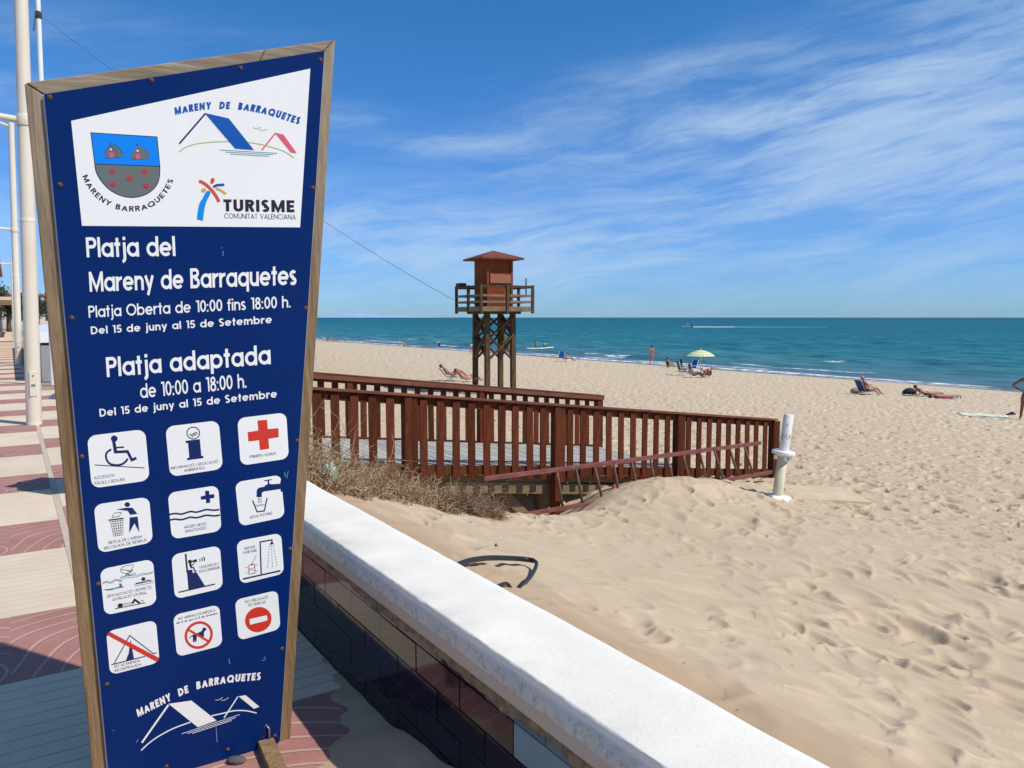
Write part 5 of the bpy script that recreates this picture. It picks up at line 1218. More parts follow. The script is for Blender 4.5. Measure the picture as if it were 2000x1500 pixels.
mb = MB(); mb.tube([(PX1-.05, PY0+.5, pz1-.4), (PX1-.05, PY0+.5, zt(545))], .03, 6); mb.build('antenna_pole', M['black'], tow)
CW = .60; c0, c1 = zf+.13, zt(506); CX, CY_ = .0, .05
mb = MB(); mb.box((CX, CY_, (c0+c1)/2), (2*CW-.06, 2*CW-.06, c1-c0)); mb.build('cabin_core', M['cabin_wood'], tow)
nb = 11; wv_ = 2*CW/nb
for side in range(4):
    for i in range(nb):
        q = -CW+wv_*(i+.5); rot = [0, 90, 180, 270][side]; c, s_ = math.cos(R(rot)), math.sin(R(rot)); x, y = q, -CW
        mb = MB(); mb.box((0, 0, 0), (wv_-.012, .035, c1-c0)); o = mb.build('cladding_board', M['cabin_wood'], tow); o.location = (CX+x*c-y*s_, CY_+x*s_+y*c, (c0+c1)/2); o.rotation_euler = (0, 0, R(rot))
mb = MB(); zz0, zz1 = zt(556), zt(537)
mb.box((CX+.02, CY_-CW-.035, (zz0+zz1)/2), (.98, .05, zz1-zz0)); 
mb.build('shutter_frame', M['cabin_wood'], tow, bevel=.006)
for i in range(12):
    mb = MB(); mb.box((CX+.02-.44+.08*i, CY_-CW-.066, (zz0+zz1)/2), (.068, .012, zz1-zz0-.06)); mb.build('shutter_slat', M['shutter'], tow)
for x in (-CW+.04, CW-.04): mb = MB(); mb.box((CX+x, CY_-CW-.03, (c0+c1)/2), (.09, .06, c1-c0)); mb.build('corner_post', M['cabin_wood'], tow)
RF = .98; rz = zt(507); mb = MB()
vs = [(-RF, -RF, rz), (RF, -RF, rz), (RF, RF, rz), (-RF, RF, rz), (-RF, -RF, rz-.07), (RF, -RF, rz-.07), (RF, RF, rz-.07), (-RF, RF, rz-.07), (0, 0, zt(491))]
mb.add([(x+CX, y+CY_, z) for x, y, z in vs], [(0, 1, 8), (1, 2, 8), (2, 3, 8), (3, 0, 8), (4, 5, 1, 0), (5, 6, 2, 1), (6, 7, 3, 2), (7, 4, 0, 3), (7, 6, 5, 4)]); mb.build('roof', M['tower_roof'], tow)
bpy.context.view_layer.update()
# wire from the mast to the tower rail
A = at_y(82, 33, mb_.y); B = at_y(887, 586, TY-.8); dr_ = ray(640, 435); best = None
for sg in np.linspace(-1, 4, 101):
    for s in np.linspace(.3, .95, 60):
        p = A+(B-A)*s; p.z -= sg*4*s*(1-s); rel = p-Vector((0, 0, EYE))
        xi = 1000+1500*rel.x/(rel.y*math.cos(PITCH)-rel.z*math.sin(PITCH)); yi = 750-1500*(rel.y*math.sin(PITCH)+rel.z*math.cos(PITCH))/(rel.y*math.cos(PITCH)-rel.z*math.sin(PITCH))
        e = abs(xi-640)+abs(yi-435)
        if best is None or e < best[0]: best = (e, sg)
mb = MB(); pts = []
for i in range(41):
    s = i/40; p = A+(B-A)*s; p.z -= best[1]*4*s*(1-s); pts.append(p)
mb.tube(pts, [.0035+.006*i/40 for i in range(41)], 5); tag(mb.build('stay_wire', M['rope'], None, True), 'thin dark wire strung from the mast to the lifeguard tower', 'wire')

# ================================================================== FAR END OF THE PROMENADE
wb = on_z(78, 746, 0.0); ub = wb.y*CT-wb.x*ST; vb = wb.x*CT+wb.y*ST
fw = thing('far_wall', 'grey wall with white coping across the ramp opening behind the lamp posts', 'wall', (0, 0, 0), TH)
mb = MB(); mb.box((vb+1.6, ub+12, .44), (3.1, 24, .88)); mb.build('wall_body', mat('grey_render', (.30, .30, .30), .9, var=.08), fw)
mb = MB(); mb.box((vb+1.6, ub+12, 1.06), (3.2, 24.1, .24)); mb.build('coping', M['white_paint'], fw, bevel=.01)
mb = MB(); mb.box((vb+1.6, ub+12, .91), (3.06, 23.9, .07)); mb.build('shadow_stripe', M['black'], fw)  # black stripe stands in for the shadow under the coping
# low wall on the landward side (runs on past the frame)
def building(label, v, u, wv2, du, H, floors, c_w, c_b, cat='building', grp='buildings at the far end of the promenade', name='apartment_building'):
    b = thing(name, label, cat, uv(v, u, 0), TH, grp)
    mw = mat('render_'+label[:6], c_w, .85, var=.06); mbk = mat('balcony_'+label[:6], c_b, .8, var=.06)
    mb = MB(); mb.box((-wv2/2, du/2, H/2), (wv2, du, H)); mb.build('wall', mw, b)
    mb = MB(); mb.box((-wv2/2, du/2, H+.2), (wv2+.5, du+.5, .4)); mb.build('roof', mbk, b)
    fh = H/floors; n = max(1, int(du/3.6))
    for f in range(floors):
        mb = MB(); mb.box((.6, du/2, f*fh+.15+(fh if f == 0 else 0)*0), (1.3, du-.6, .2)); mb.build('balcony_slab', mw, b)
        if f: mb = MB(); mb.box((1.2, du/2, f*fh+.65), (.08, du-.6, .9)); mb.build('balcony_front', mbk, b)
        for i in range(n):
            y = (i+.5)*du/n; mb = MB(); mb.box((.02, y, f*fh+1.45), (.06, du/n*.5, 1.9)); mb.build('window', M['glass'], b)
    m2 = max(2, int(wv2/3.6))
    for f in range(floors):
        for i in range(m2): mb = MB(); mb.box((-(i+.5)*wv2/m2, -.02, f*fh+1.5), (1.2, .06, 1.3)); mb.build('window', M['glass'], b)
    return b
M['glass'] = mat('window_glass', (.03, .04, .05), .1)
building('cream and red apartment block with balconies at the left edge', -.60, 58, 12, 26, 5.2, 2, (.62, .50, .36), (.46, .17, .10))
building('pale terracotta apartment block beyond the dark tree', -1.5, 120, 14, 22, 6.0, 2, (.55, .42, .32), (.45, .16, .11))
building('small striped red and white hotel far behind the grey wall', 9.3, 190, 14, 30, 6.0, 4, (.60, .52, .47), (.40, .09, .07), name='hotel_building')
def tree(label, v, u, H, rad, seed):
    r = random.Random(seed); t = thing('pine_tree', label, 'tree', uv(v, u), 0, 'trees at the far end of the promenade')
    mb = MB(); mb.tube([(0, 0, 0), (.05, 0, H*.3), (0, .1, H*.6), (.1, 0, H*.8)], [.22, .18, .14, .06], 8); mb.build('trunk', M['old_wood'], t, True)
    mb = MB()
    for i in range(1500):
        cl = r.randrange(9); rc = random.Random(seed*9+cl); cx, cy, cz = rc.gauss(0, rad*.45), rc.gauss(0, rad*.45), H*.62+rc.gauss(0, H*.13)
        p = Vector((cx+r.gauss(0, rad*.25), cy+r.gauss(0, rad*.25), cz+r.gauss(0, H*.07))); s = .16
        a_ = Vector((r.gauss(0, 1), r.gauss(0, 1), r.gauss(0, 1))).normalized()*s; b_ = Vector((r.gauss(0, 1), r.gauss(0, 1), r.gauss(0, 1))).normalized()*s
        mb.add([p-a_, p+b_, p+a_], [(0, 1, 2)])
    o = mb.build('crown', M['leaf'], t)
M['leaf'] = mat('leaf', (.035, .055, .018), .8, col2=(.07, .10, .035), vscale=2)
tree('dark pine tree beside the cream apartment block', -.1, 84, 4.8, 1.5, 3); tree('dark pine tree between the two lamp posts', 1.3, 92, 4.6, 1.6, 5); tree('lower dark tree right of the second lamp post', 2.6, 100, 4.2, 1.4, 8)
mb = MB(); mb.box((-.95, 52, .45), (.3, 36, .9)); o = mb.build('garden_wall', mat('garden_wall', (.62, .52, .38), .9), None); o.rotation_euler = (0, 0, TH); tag(o, 'low cream garden wall in front of the apartment block', 'wall')
# faint hills across the bay, haze painted in as pale blue-grey
mb = MB(); hp = []; n = 60
for i in range(n):
    x = 560+i*5.2; h = 9*math.exp(-((x-690)/45)**2)+4*math.exp(-((x-770)/50)**2)+2*math.exp(-((x-600)/40)**2)+.6*math.sin(x*.2)*math.exp(-((x-700)/80)**2)
    hp.append((x, max(.3, h)))
vs = []
for x, h in hp:
    for Yd, hh in ((24000, 0), (26000, h), (30000, 0)):
        p = at_y(x, 620, Yd); vs.append((p.x, p.y, SEA_Z-5+hh/1500*Yd+(hh > 0)*8))
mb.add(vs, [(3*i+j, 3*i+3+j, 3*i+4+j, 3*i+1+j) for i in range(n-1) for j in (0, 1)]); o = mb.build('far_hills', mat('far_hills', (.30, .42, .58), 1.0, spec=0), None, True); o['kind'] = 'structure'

# ================================================================== BOAT
bY = 330.0; bp_ = at_y(1341, 633.5, bY); sc = bY/1500; bp_.z = SEA_Z+.0
boat = thing('motor_boat', 'small white motor boat with a dark outboard crossing the sea near the horizon', 'boat', bp_, 0)
mb = MB(); L = 17*sc
secs = [(-.5, .0, .95), (-.42, .5, .80), (-.2, .85, .62), (.2, .9, .52), (.5, .85, .50)]; vs = []
for fx, fw_, dk in secs:
    x = fx*L; wd = fw_*.9
    vs += [(x, -wd, dk*1.2), (x, -wd*.6, 0), (x, 0, -.25), (x, wd*.6, 0), (x, wd, dk*1.2)]
fs = [(5*i+j, 5*i+5+j, 5*i+6+j, 5*i+1+j) for i in range(4) for j in range(4)]+[(5*i, 5*i+4, 5*i+9, 5*i+5) for i in range(4)]+[(20, 21, 22, 23, 24)]
mb.add(vs, fs); mb.build('hull', M['white_paint'], boat)
mb = MB(); mb.box((L*.05, 0, 1.15), (L*.28, 1.0, 1.1)); mb.build('canopy', mat('grey_canvas', (.22, .22, .22), .8), boat, bevel=.1)
mb = MB(); mb.box((L*.5+.2, 0, .7), (.5, .4, 1.0)); mb.build('outboard_motor', M['black'], boat, bevel=.05)
mb = MB(); pts = []
for i in range(30):
    x = L*.5+1+i*2.0; pts.append((x, .6*math.sin(i*.9), .0))
vs = []
for i, p in enumerate(pts):
    w_ = (.5+.4*(math.sin(i*1.7)*.5+.5)) if i < 9 else .32+.2*math.sin(i*1.3); vs += [(p[0], -w_+p[1]-.2*i*.05, .05), (p[0], p[1], .30-.007*i), (p[0], w_+p[1], .05)]
mb.add(vs, [(3*i+j, 3*i+3+j, 3*i+4+j, 3*i+1+j) for i in range(29) for j in (0, 1)]); mb.mi = [0 if i < 9 else 1 for i in range(29) for j in (0, 1)]; o = mb.build('foam_wake', [M['white_paint'], mat('thin_foam', (.22, .40, .46), .7)], None, True); o.location = bp_; o['kind'] = 'stuff'

# ================================================================== PEOPLE
def skinmesh(name, joints, edges, rad, mt, parent, root, sub=1, smooth=True):
    """one continuous surface grown over a skeleton"""
    names = list(joints); ix = {n: i for i, n in enumerate(names)}
    me = bpy.data.meshes.new(name); me.from_pydata([tuple(joints[n]) for n in names], [(ix[a_], ix[b_]) for a_, b_ in edges], [])
    o = link(name, me, mt, parent)
    mo = o.modifiers.new('skin', 'SKIN'); mo.use_smooth_shade = True; mo.branch_smoothing = .5
    for n, i in ix.items():
        r = rad[n]; r = r if isinstance(r, tuple) else (r, r); me.skin_vertices[0].data[i].radius = r
        me.skin_vertices[0].data[i].use_root = (n in root)
    sm = o.modifiers.new('sub', 'SUBSURF'); sm.levels = sub; sm.render_levels = sub
    return o
BODY_R = dict(pel=(.150, .105), hipL=.095, hipR=.095, wst=(.125, .09), chs=(.155, .105), upc=(.13, .09), nk=.052, hd0=.062, hd1=.088, hd2=.080, shL=.058, shR=.058, elL=.040, elR=.040, wrL=.026, wrR=.026, haL=.034, haR=.034,
              thL=.082, thR=.082, knL=.055, knR=.055, cfL=.053, cfR=.053, anL=.035, anR=.035, toL=.030, toR=.030)
def pose(kind, **k):
    """joint positions, metres; figure faces +y, stands at z = 0"""
    V = Vector
    J = dict(pel=V((0, 0, .95)), wst=V((0, .0, 1.10)), chs=V((0, .0, 1.28)), upc=V((0, -.01, 1.40)), nk=V((0, 0, 1.48)), hd0=V((0, .02, 1.54)), hd1=V((0, .025, 1.62)), hd2=V((0, .015, 1.68)),
             shL=V((-.18, 0, 1.40)), shR=V((.18, 0, 1.40)), elL=V((-.23, -.02, 1.12)), elR=V((.23, -.02, 1.12)), wrL=V((-.24, .05, .88)), wrR=V((.24, .05, .88)), haL=V((-.24, .07, .80)), haR=V((.24, .07, .80)),
             hipL=V((-.09, 0, .90)), hipR=V((.09, 0, .90)), thL=V((-.10, .01, .72)), thR=V((.10, .01, .72)), knL=V((-.10, .02, .50)), knR=V((.10, .02, .50)), cfL=V((-.10, -.01, .34)), cfR=V((.10, -.01, .34)), anL=V((-.10, -.02, .09)), anR=V((.10, -.02, .09)), toL=V((-.11, .13, .04)), toR=V((.11, .13, .04)))
    def rigid(names, piv, rx=0, rz=0, mv=(0, 0, 0)):
        m_ = Matrix.Rotation(R(rz), 3, 'Z') @ Matrix.Rotation(R(rx), 3, 'X')
        for n in names: J[n] = m_ @ (J[n]-piv)+piv+V(mv)
    UP = ['wst', 'chs', 'upc', 'nk', 'hd0', 'hd1', 'hd2', 'shL', 'shR', 'elL', 'elR', 'wrL', 'wrR', 'haL', 'haR']
    def legs(L, Rr):
        for s, d in (('L', L), ('R', Rr)):
            for n in d: J[n+s] = V(d[n])
    def leg(s, hip, kn, an, toe):
        J['hip'+s] = V(hip); J['kn'+s] = V(kn); J['th'+s] = V(hip)*.5+V(kn)*.5; J['an'+s] = V(an); J['cf'+s] = V(kn)*.6+V(an)*.4+V((0, 0, -.01)); J['to'+s] = V(toe)
    def arm(s, el, wr, ha): J['el'+s] = V(el); J['wr'+s] = V(wr); J['ha'+s] = V(ha)
    if kind == 'stand': pass
    elif kind == 'walk':
        leg('L', (-.09, 0, .90), (-.10, .16, .50), (-.10, .10, .10), (-.11, .24, .05)); leg('R', (.09, 0, .90), (.10, -.02, .50), (.10, -.22, .14), (.11, -.10, .05))
        arm('L', (-.24, -.10, 1.13), (-.25, -.06, .90), (-.25, -.03, .82)); arm('R', (.24, .04, 1.13), (.22, .16, .93), (.21, .20, .86))
    elif kind == 'hips':
        arm('L', (-.44, -.10, 1.18), (-.20, .03, 1.02), (-.14, .09, .99)); arm('R', (.44, -.10, 1.18), (.20, .03, 1.02), (.14, .09, .99))
        leg('L', (-.09, 0, .90), (-.14, .03, .50), (-.17, -.02, .09), (-.20, .12, .04)); leg('R', (.09, 0, .90), (.12, .03, .50), (.15, -.02, .09), (.18, .12, .04))
    elif kind in ('chair', 'floor', 'lounge', 'recl'):
        seat = dict(chair=.36, floor=.11, lounge=.24, recl=.26)[kind]; lean = dict(chair=-12, floor=-4, lounge=-22, recl=-52)[kind]
        dz = seat-.95
        for n in J: J[n] = J[n]+V((0, 0, dz))
        P = J['pel'].copy(); rigid(UP, P, rx=-lean)
        if kind == 'chair': legL = ((-.09, .03, seat-.02), (-.11, .44, seat+.06), (-.11, .52, .09), (-.11, .66, .05))
        elif kind == 'floor': legL = ((-.09, .03, .11), (-.12, .36, .42), (-.12, .58, .08), (-.12, .72, .05))
        elif kind == 'lounge': legL = ((-.09, .03, seat), (-.11, .42, seat+.18), (-.11, .74, .08), (-.11, .88, .07))
        else: legL = ((-.09, .03, seat), (-.11, .42, seat+.22), (-.11, .72, seat-.10), (-.11, .80, seat-.02))
        if k.get('straight'): legL = ((-.09, .03, legL[0][2]), (-.11, .45, seat+.02), (-.11, .88, .12), (-.11, .92, .26))
        leg('L', *legL); leg('R', *[(-p[0], p[1]+(.07 if i else 0), p[2]-(.03 if i == 1 else 0)) for i, p in enumerate(legL)])
        c = J['chs']
        if k.get('read'):
            arm('L', c+V((-.22, .12, -.14)), c+V((-.10, .32, -.04)), c+V((-.05, .38, .01))); arm('R', c+V((.22, .12, -.14)), c+V((.10, .32, -.04)), c+V((.05, .38, .01)))
        else:
            arm('L', c+V((-.24, .06, -.20)), c+V((-.17, .28, -.22)), c+V((-.14, .36, -.23))); arm('R', c+V((.24, .06, -.20)), c+V((.17, .28, -.22)), c+V((.14, .36, -.23)))
    elif kind == 'bend':
        P = J['pel'].copy(); rigid(UP, P, rx=-88+k.get('up', 0)); 
        c = J['chs']; arm('L', c+V((-.16, .08, -.26)), c+V((-.12, .14, -.50)), c+V((-.10, .16, -.58))); arm('R', c+V((.16, .08, -.26)), c+V((.12, .14, -.50)), c+V((.10, .16, -.58)))
        drop = k.get('drop', 0)
        if drop:
            for n in UP+['pel']: J[n] = J[n]+V((0, 0, -drop))
            for n in ('elL', 'elR', 'wrL', 'wrR', 'haL', 'haR'): J[n].z = max(J[n].z, .05)
            leg('L', (-.09, 0, .90-drop), (-.14, .26, .52-drop*.35), (-.12, -.02, .09), (-.13, .12, .04)); leg('R', (.09, 0, .90-drop), (.14, .26, .52-drop*.35), (.12, -.02, .09), (.13, .12, .04))
    elif kind in ('prone', 'supine'):
        m_ = Matrix.Rotation(R(-90 if kind == 'prone' else 90), 3, 'X'); P = J['pel'].copy()
        for n in J: J[n] = m_ @ (J[n]-P)+V((0, 0, .12))
        if k.get('prop'):
            for n in ('chs', 'upc', 'nk', 'hd0', 'hd1', 'hd2', 'shL', 'shR'):
                d = J[n]-J['wst']; J[n] = J['wst']+Matrix.Rotation(R(38), 3, 'X') @ d
            s_ = J['shL']; arm('L', (s_.x-.03, s_.y+.08, .05), (s_.x+.08, s_.y+.30, .05), (s_.x+.10, s_.y+.38, .05)); s_ = J['shR']; arm('R', (s_.x+.03, s_.y+.08, .05), (s_.x-.08, s_.y+.30, .05), (s_.x-.10, s_.y+.38, .05))
    return J
BE = [('pel', 'wst'), ('wst', 'chs'), ('chs', 'upc'), ('upc', 'nk'), ('nk', 'hd0'), ('hd0', 'hd1'), ('hd1', 'hd2'), ('upc', 'shL'), ('upc', 'shR')]
for s_ in 'LR': BE += [('sh'+s_, 'el'+s_), ('el'+s_, 'wr'+s_), ('wr'+s_, 'ha'+s_), ('pel', 'hip'+s_), ('hip'+s_, 'th'+s_), ('th'+s_, 'kn'+s_), ('kn'+s_, 'cf'+s_), ('cf'+s_, 'an'+s_), ('an'+s_, 'to'+s_)]
SK = {'tan': mat('skin_tan', (.36, .17, .10), .55, var=.05), 'fair': mat('skin_fair', (.55, .32, .23), .55, var=.05), 'dark': mat('skin_brown', (.22, .09, .05), .55, var=.05)}
HAIR = {'dark': mat('hair_dark', (.018, .012, .010), .6), 'brown': mat('hair_brown', (.06, .03, .018), .6), 'grey': mat('hair_grey', (.30, .28, .26), .7)}
_cl = {}
def cloth(c):
    if c not in _cl: _cl[c] = mat('cloth', c, .85, var=.08, vscale=20)
    return _cl[c]
def person(px, kind, yaw, label, skin='tan', hair='brown', wear=(), loc=None, hgt=1.70, group='people on the beach', long_hair=False, cap_=None, fingers=False, zoff=0.0, **k):
    p = loc if loc is not None else on_ground(*px); s = hgt/1.76
    J = pose(kind, **k); J = {n: v*s for n, v in J.items()}
    t = thing('person', label, 'person', (p.x, p.y, p.z+zoff), R(yaw), group)
    rad = {n: (tuple(q*s for q in r) if isinstance(r, tuple) else r*s) for n, r in BODY_R.items()}
    E_ = list(BE)
    if fingers:
        for sd in 'LR':
            h = J['ha'+sd]; d = (h-J['wr'+sd]).normalized(); sx = d.cross(Vector((0, 0, 1))); sx = sx.normalized() if sx.length > .1 else Vector((1, 0, 0))
            rad['ha'+sd] = (.030*s, .018*s)
            for q, (o_, l_) in enumerate(((-.030, .065), (-.011, .078), (.009, .074), (.028, .058))):
                a_, b_ = f'f{sd}{q}a', f'f{sd}{q}b'; J[a_] = h+sx*o_*s+d*.012; J[b_] = h+sx*o_*1.15*s+d*l_*s+Vector((0, 0, -.012)); rad[a_] = .009; rad[b_] = .007; E_ += [('ha'+sd, a_), (a_, b_)]
            a_ = f't{sd}'; J[a_] = h-sx*.055*s+d*.01; rad[a_] = .009; E_.append(('ha'+sd, a_))
    skinmesh('body', J, E_, rad, SK[skin], t, ('pel',))
    # face: nose, eyes, ears
    h1 = J['hd1']; upv = (J['hd2']-J['hd0']).normalized(); rt = (J['shR']-J['shL']).normalized(); fw_ = upv.cross(rt).normalized()
    if kind == 'supine' or (kind == 'prone'): pass
    mb = MB(); mb.tube([h1+fw_*.075*s+upv*.01, h1+fw_*.108*s-upv*.02*s], [.010*s, .014*s], 6)
    for sg in (-1, 1): mb.tube([h1+rt*sg*.078*s-fw_*.005, h1+rt*sg*.098*s-fw_*.012], [.022*s, .018*s], 6)
    mb.build('nose_and_ears', SK[skin], t, True)
    mb = MB()
    for sg in (-1, 1): mb.tube([h1+fw_*.072*s+rt*sg*.032*s+upv*.016*s, h1+fw_*.090*s+rt*sg*.032*s+upv*.016*s], [.011*s, .008*s], 6)
    mb.tube([h1+fw_*.086*s-rt*.022*s-upv*.045*s, h1+fw_*.092*s-upv*.047*s, h1+fw_*.086*s+rt*.022*s-upv*.045*s], .006*s, 5); mb.build('eyes_and_mouth', HAIR['dark'], t, True)
    # hair
    mb = MB(); vs = []; n1, n2 = 14, 8; c_ = h1+upv*.022*s-fw_*.012*s
    for i in range(n2+1):
        th = math.pi*i/n2*.62
        for j in range(n1):
            ph = 2*math.pi*j/n1; d = rt*math.sin(th)*math.cos(ph)*.098+fw_*math.sin(th)*math.sin(ph)*(.100 if math.sin(ph) < .2 else .090)+upv*math.cos(th)*.105
            if math.sin(ph) > .35 and th > 1.05: d = d*.80+upv*.012
            if long_hair and math.sin(ph) < .1 and i >= n2-2: d = d*1.05-upv*.10*(i-n2+3)/1.5
            vs.append(c_+d*s)
    fs = [(i*n1+j, (i+1)*n1+j, (i+1)*n1+(j+1) % n1, i*n1+(j+1) % n1) for i in range(n2) for j in range(n1)]
    mb.add(vs, fs); mb.build('hat' if cap_ else 'hair', cloth(cap_) if cap_ else HAIR[hair], t, True)
    for w_, c in wear:
        inf = 1.14
        if w_ in ('shorts', 'trunks', 'trousers'):
            ns = ['pel', 'hipL', 'hipR', 'thL', 'thR']+(['knL', 'knR', 'cfL', 'cfR', 'anL', 'anR'] if w_ == 'trousers' else []); JJ = {n: J[n] for n in ns}; wst = J['pel'].lerp(J['wst'], .5); JJ['wb'] = wst
            EE = [('wb', 'pel'), ('pel', 'hipL'), ('pel', 'hipR'), ('hipL', 'thL'), ('hipR', 'thR')]+([('thL', 'knL'), ('thR', 'knR'), ('knL', 'cfL'), ('knR', 'cfR'), ('cfL', 'anL'), ('cfR', 'anR')] if w_ == 'trousers' else [])
            if w_ == 'trunks':
                for n in ('thL', 'thR'): JJ[n] = J['hip'+n[-1]].lerp(J[n], .55)
            RR_ = {n: (tuple(q*inf for q in rad.get(n, .1)) if isinstance(rad.get(n, .1), tuple) else rad.get(n, .1)*inf) for n in ns}; RR_['wb'] = (.142*s, .108*s)
            skinmesh(w_, JJ, EE, RR_, cloth(c), t, ('pel',))
        elif w_ in ('shirt', 'swimsuit'):
            ns = ['pel', 'wst', 'chs', 'upc']; JJ = {n: J[n] for n in ns}; EE = [('pel', 'wst'), ('wst', 'chs'), ('chs', 'upc')]; RR_ = {n: tuple(q*1.13 for q in rad[n]) for n in ns}
            if w_ == 'shirt':
                for sd in 'LR':
                    JJ['sh'+sd] = J['sh'+sd]; JJ['m'+sd] = J['sh'+sd].lerp(J['el'+sd], .55); EE += [('upc', 'sh'+sd), ('sh'+sd, 'm'+sd)]; RR_['sh'+sd] = .070*s; RR_['m'+sd] = .058*s
            else:
                for sd in 'LR': JJ['hip'+sd] = J['hip'+sd]; EE.append(('pel', 'hip'+sd)); RR_['hip'+sd] = .104*s
            skinmesh(w_, JJ, EE, RR_, cloth(c), t, ('wst',))
        elif w_ == 'bikini_top':
            JJ = {'a': J['chs'].lerp(J['wst'], .15), 'b': J['chs'].lerp(J['upc'], .35)}; skinmesh(w_, JJ, [('a', 'b')], {'a': (.172*s, .12*s), 'b': (.165*s, .115*s)}, cloth(c), t, ('a',))
    return t
def beach_chair(px, yaw, c, label, low=True, recl=0, loc=None, group='beach chairs'):
    p = loc if loc is not None else on_ground(*px); t = thing('beach_chair', label, 'chair', p, R(yaw), group); h = .20 if low else .34; fm = M['steel'] if recl else M['white_paint']
    an = R(18+recl); bk = Vector((0, -.22-math.sin(an)*.62, h+math.cos(an)*.62))
    for sx in (-.26, .26):
        mb = MB(); mb.tube([(sx, .26, h+.02), (sx, -.22, h), (sx, bk.y, bk.z)], .013, 6); mb.tube([(sx, .24, h), (sx, -.26, 0)], .012, 6); mb.tube([(sx, -.2, h), (sx, .26, 0)], .012, 6); mb.tube([(sx, -.28, h+.20), (sx, .16, h+.20), (sx, .2, h)], .012, 6); mb.build('frame_side', fm, t, True)
    mb = MB(); mb.bar((0, -.22, h), (0, .26, h+.02), .50, .012); mb.build('seat', cloth(c), t)
    mb = MB(); mb.bar((0, -.22, h+.02), (0, bk.y, bk.z), .50, .012, up=(0, 1, 0)); mb.build('backrest', cloth(c), t)
    return t
def cam_off(p, dx_, dy_=0, dz_=0): return Vector((p.x+dx_, p.y+dy_, gz1(p.x+dx_, p.y+dy_)+dz_))
# man at the right edge
person((2003, 820), 'hips', 150, 'standing tanned man with hands on hips in dark trunks at the right edge', 'dark', 'dark', (('trunks', (.012, .012, .02)),), hgt=1.76, fingers=True)
# pink cap woman on a low chair
pc = on_ground(1692, 770); ch = beach_chair(None, -78, (.03, .06, .2), 'low beach chair under the woman with the pink cap', loc=pc, recl=10)
person(None, 'lounge', -78, 'seated sunbather in a pink cap looking at a phone', 'tan', 'brown', (('trunks', (.02, .02, .03)),), loc=Vector((pc.x, pc.y, pc.z+.0)), hgt=1.70, cap_=(.62, .16, .20), read=True)
bagp = on_ground(1672, 768); mb = MB(); mb.lathe((0, 0, 0), [(0, 0), (.2, .02), (.24, .14), (.12, .28), (0, .3)], 10); o = mb.build('beach_bag', cloth((.35, .28, .20)), None, True); o.location = bagp; o.scale = (1.3, .8, 1); tag(o, 'beige beach bag behind the woman with the pink cap', 'bag')
# towels and lying people
def towel(a_, b_, wd, c, label, c2=None):
    A_, B_ = on_ground(*a_), on_ground(*b_); d = (B_-A_); L = d.length; n = 14; mb = MB(); x = d.normalized(); y = Vector((-x.y, x.x, 0)).normalized(); vs = []
    for i in range(n+1):
        for j in range(7):
            p = A_+x*L*i/n+y*wd*(j/6-.5); vs.append((p.x, p.y, gz1(p.x, p.y)+.025+.008*math.sin(i*1.3+j)))
    mb.add(vs, [(i*7+j, i*7+7+j, i*7+8+j, i*7+1+j) for i in range(n) for j in range(6)]); mi = [0]*(6*n)
    if c2:
        mb.mi = [(1 if (j % 2) else 0) for i in range(n) for j in range(6)]
    o = mb.build('towel', [cloth(c), cloth(c2)] if c2 else cloth(c), None, True); so_ = o.modifiers.new('thick', 'SOLIDIFY'); so_.thickness = .014; return tag(o, label, 'towel')
towel((1764, 771), (1828, 774), 1.0, (.02, .02, .05), 'navy and white striped towel under the propped up sunbather', (.5, .5, .52))
towel((1818, 776), (1868, 779), .9, (.5, .03, .06), 'red and teal towel under the sunbather in pale shorts', (.05, .35, .35))
person((1808, 772), 'prone', 96, 'sunbather lying propped on elbows with dark curly hair and lilac top', 'tan', 'dark', (('bikini_top', (.45, .35, .6)), ('trunks', (.5, .05, .09))), prop=True)
person((1842, 777), 'prone', 100, 'sunbather lying face down in pale turquoise shorts', 'tan', 'dark', (('shorts', (.30, .55, .52)),))
p = on_ground(1776, 770); mb = MB(); mb.lathe((0, 0, 0), [(0, 0), (.30, .02), (.28, .16), (.14, .30), (0, .33)], 12); o = mb.build('beach_bag', cloth((.012, .012, .016)), None, True); o.location = p; o.scale = (1.2, .8, 1); tag(o, 'black beach bag at the head of the striped towel', 'bag')
towel((1873, 809), (1972, 814), .85, (.42, .66, .66), 'pale turquoise and yellow towel lying empty near the standing man', (.74, .72, .45))
for i, (x, y) in enumerate(((1972, 810), (1978, 809))):
    p = on_ground(x, y); mb = MB(); mb.box((0, 0, .03), (.30, .10, .05)); mb.box((.04, 0, .07), (.1, .10, .04)); o = mb.build('shoe', cloth((.02, .02, .05)), None, bevel=.015); o.location = p; o.rotation_euler = (0, 0, .4+i); tag(o, ['dark shoe on the corner of the empty towel', 'dark shoe nearer the standing man beside the towel'][i], 'shoe', 'shoes by the towel')
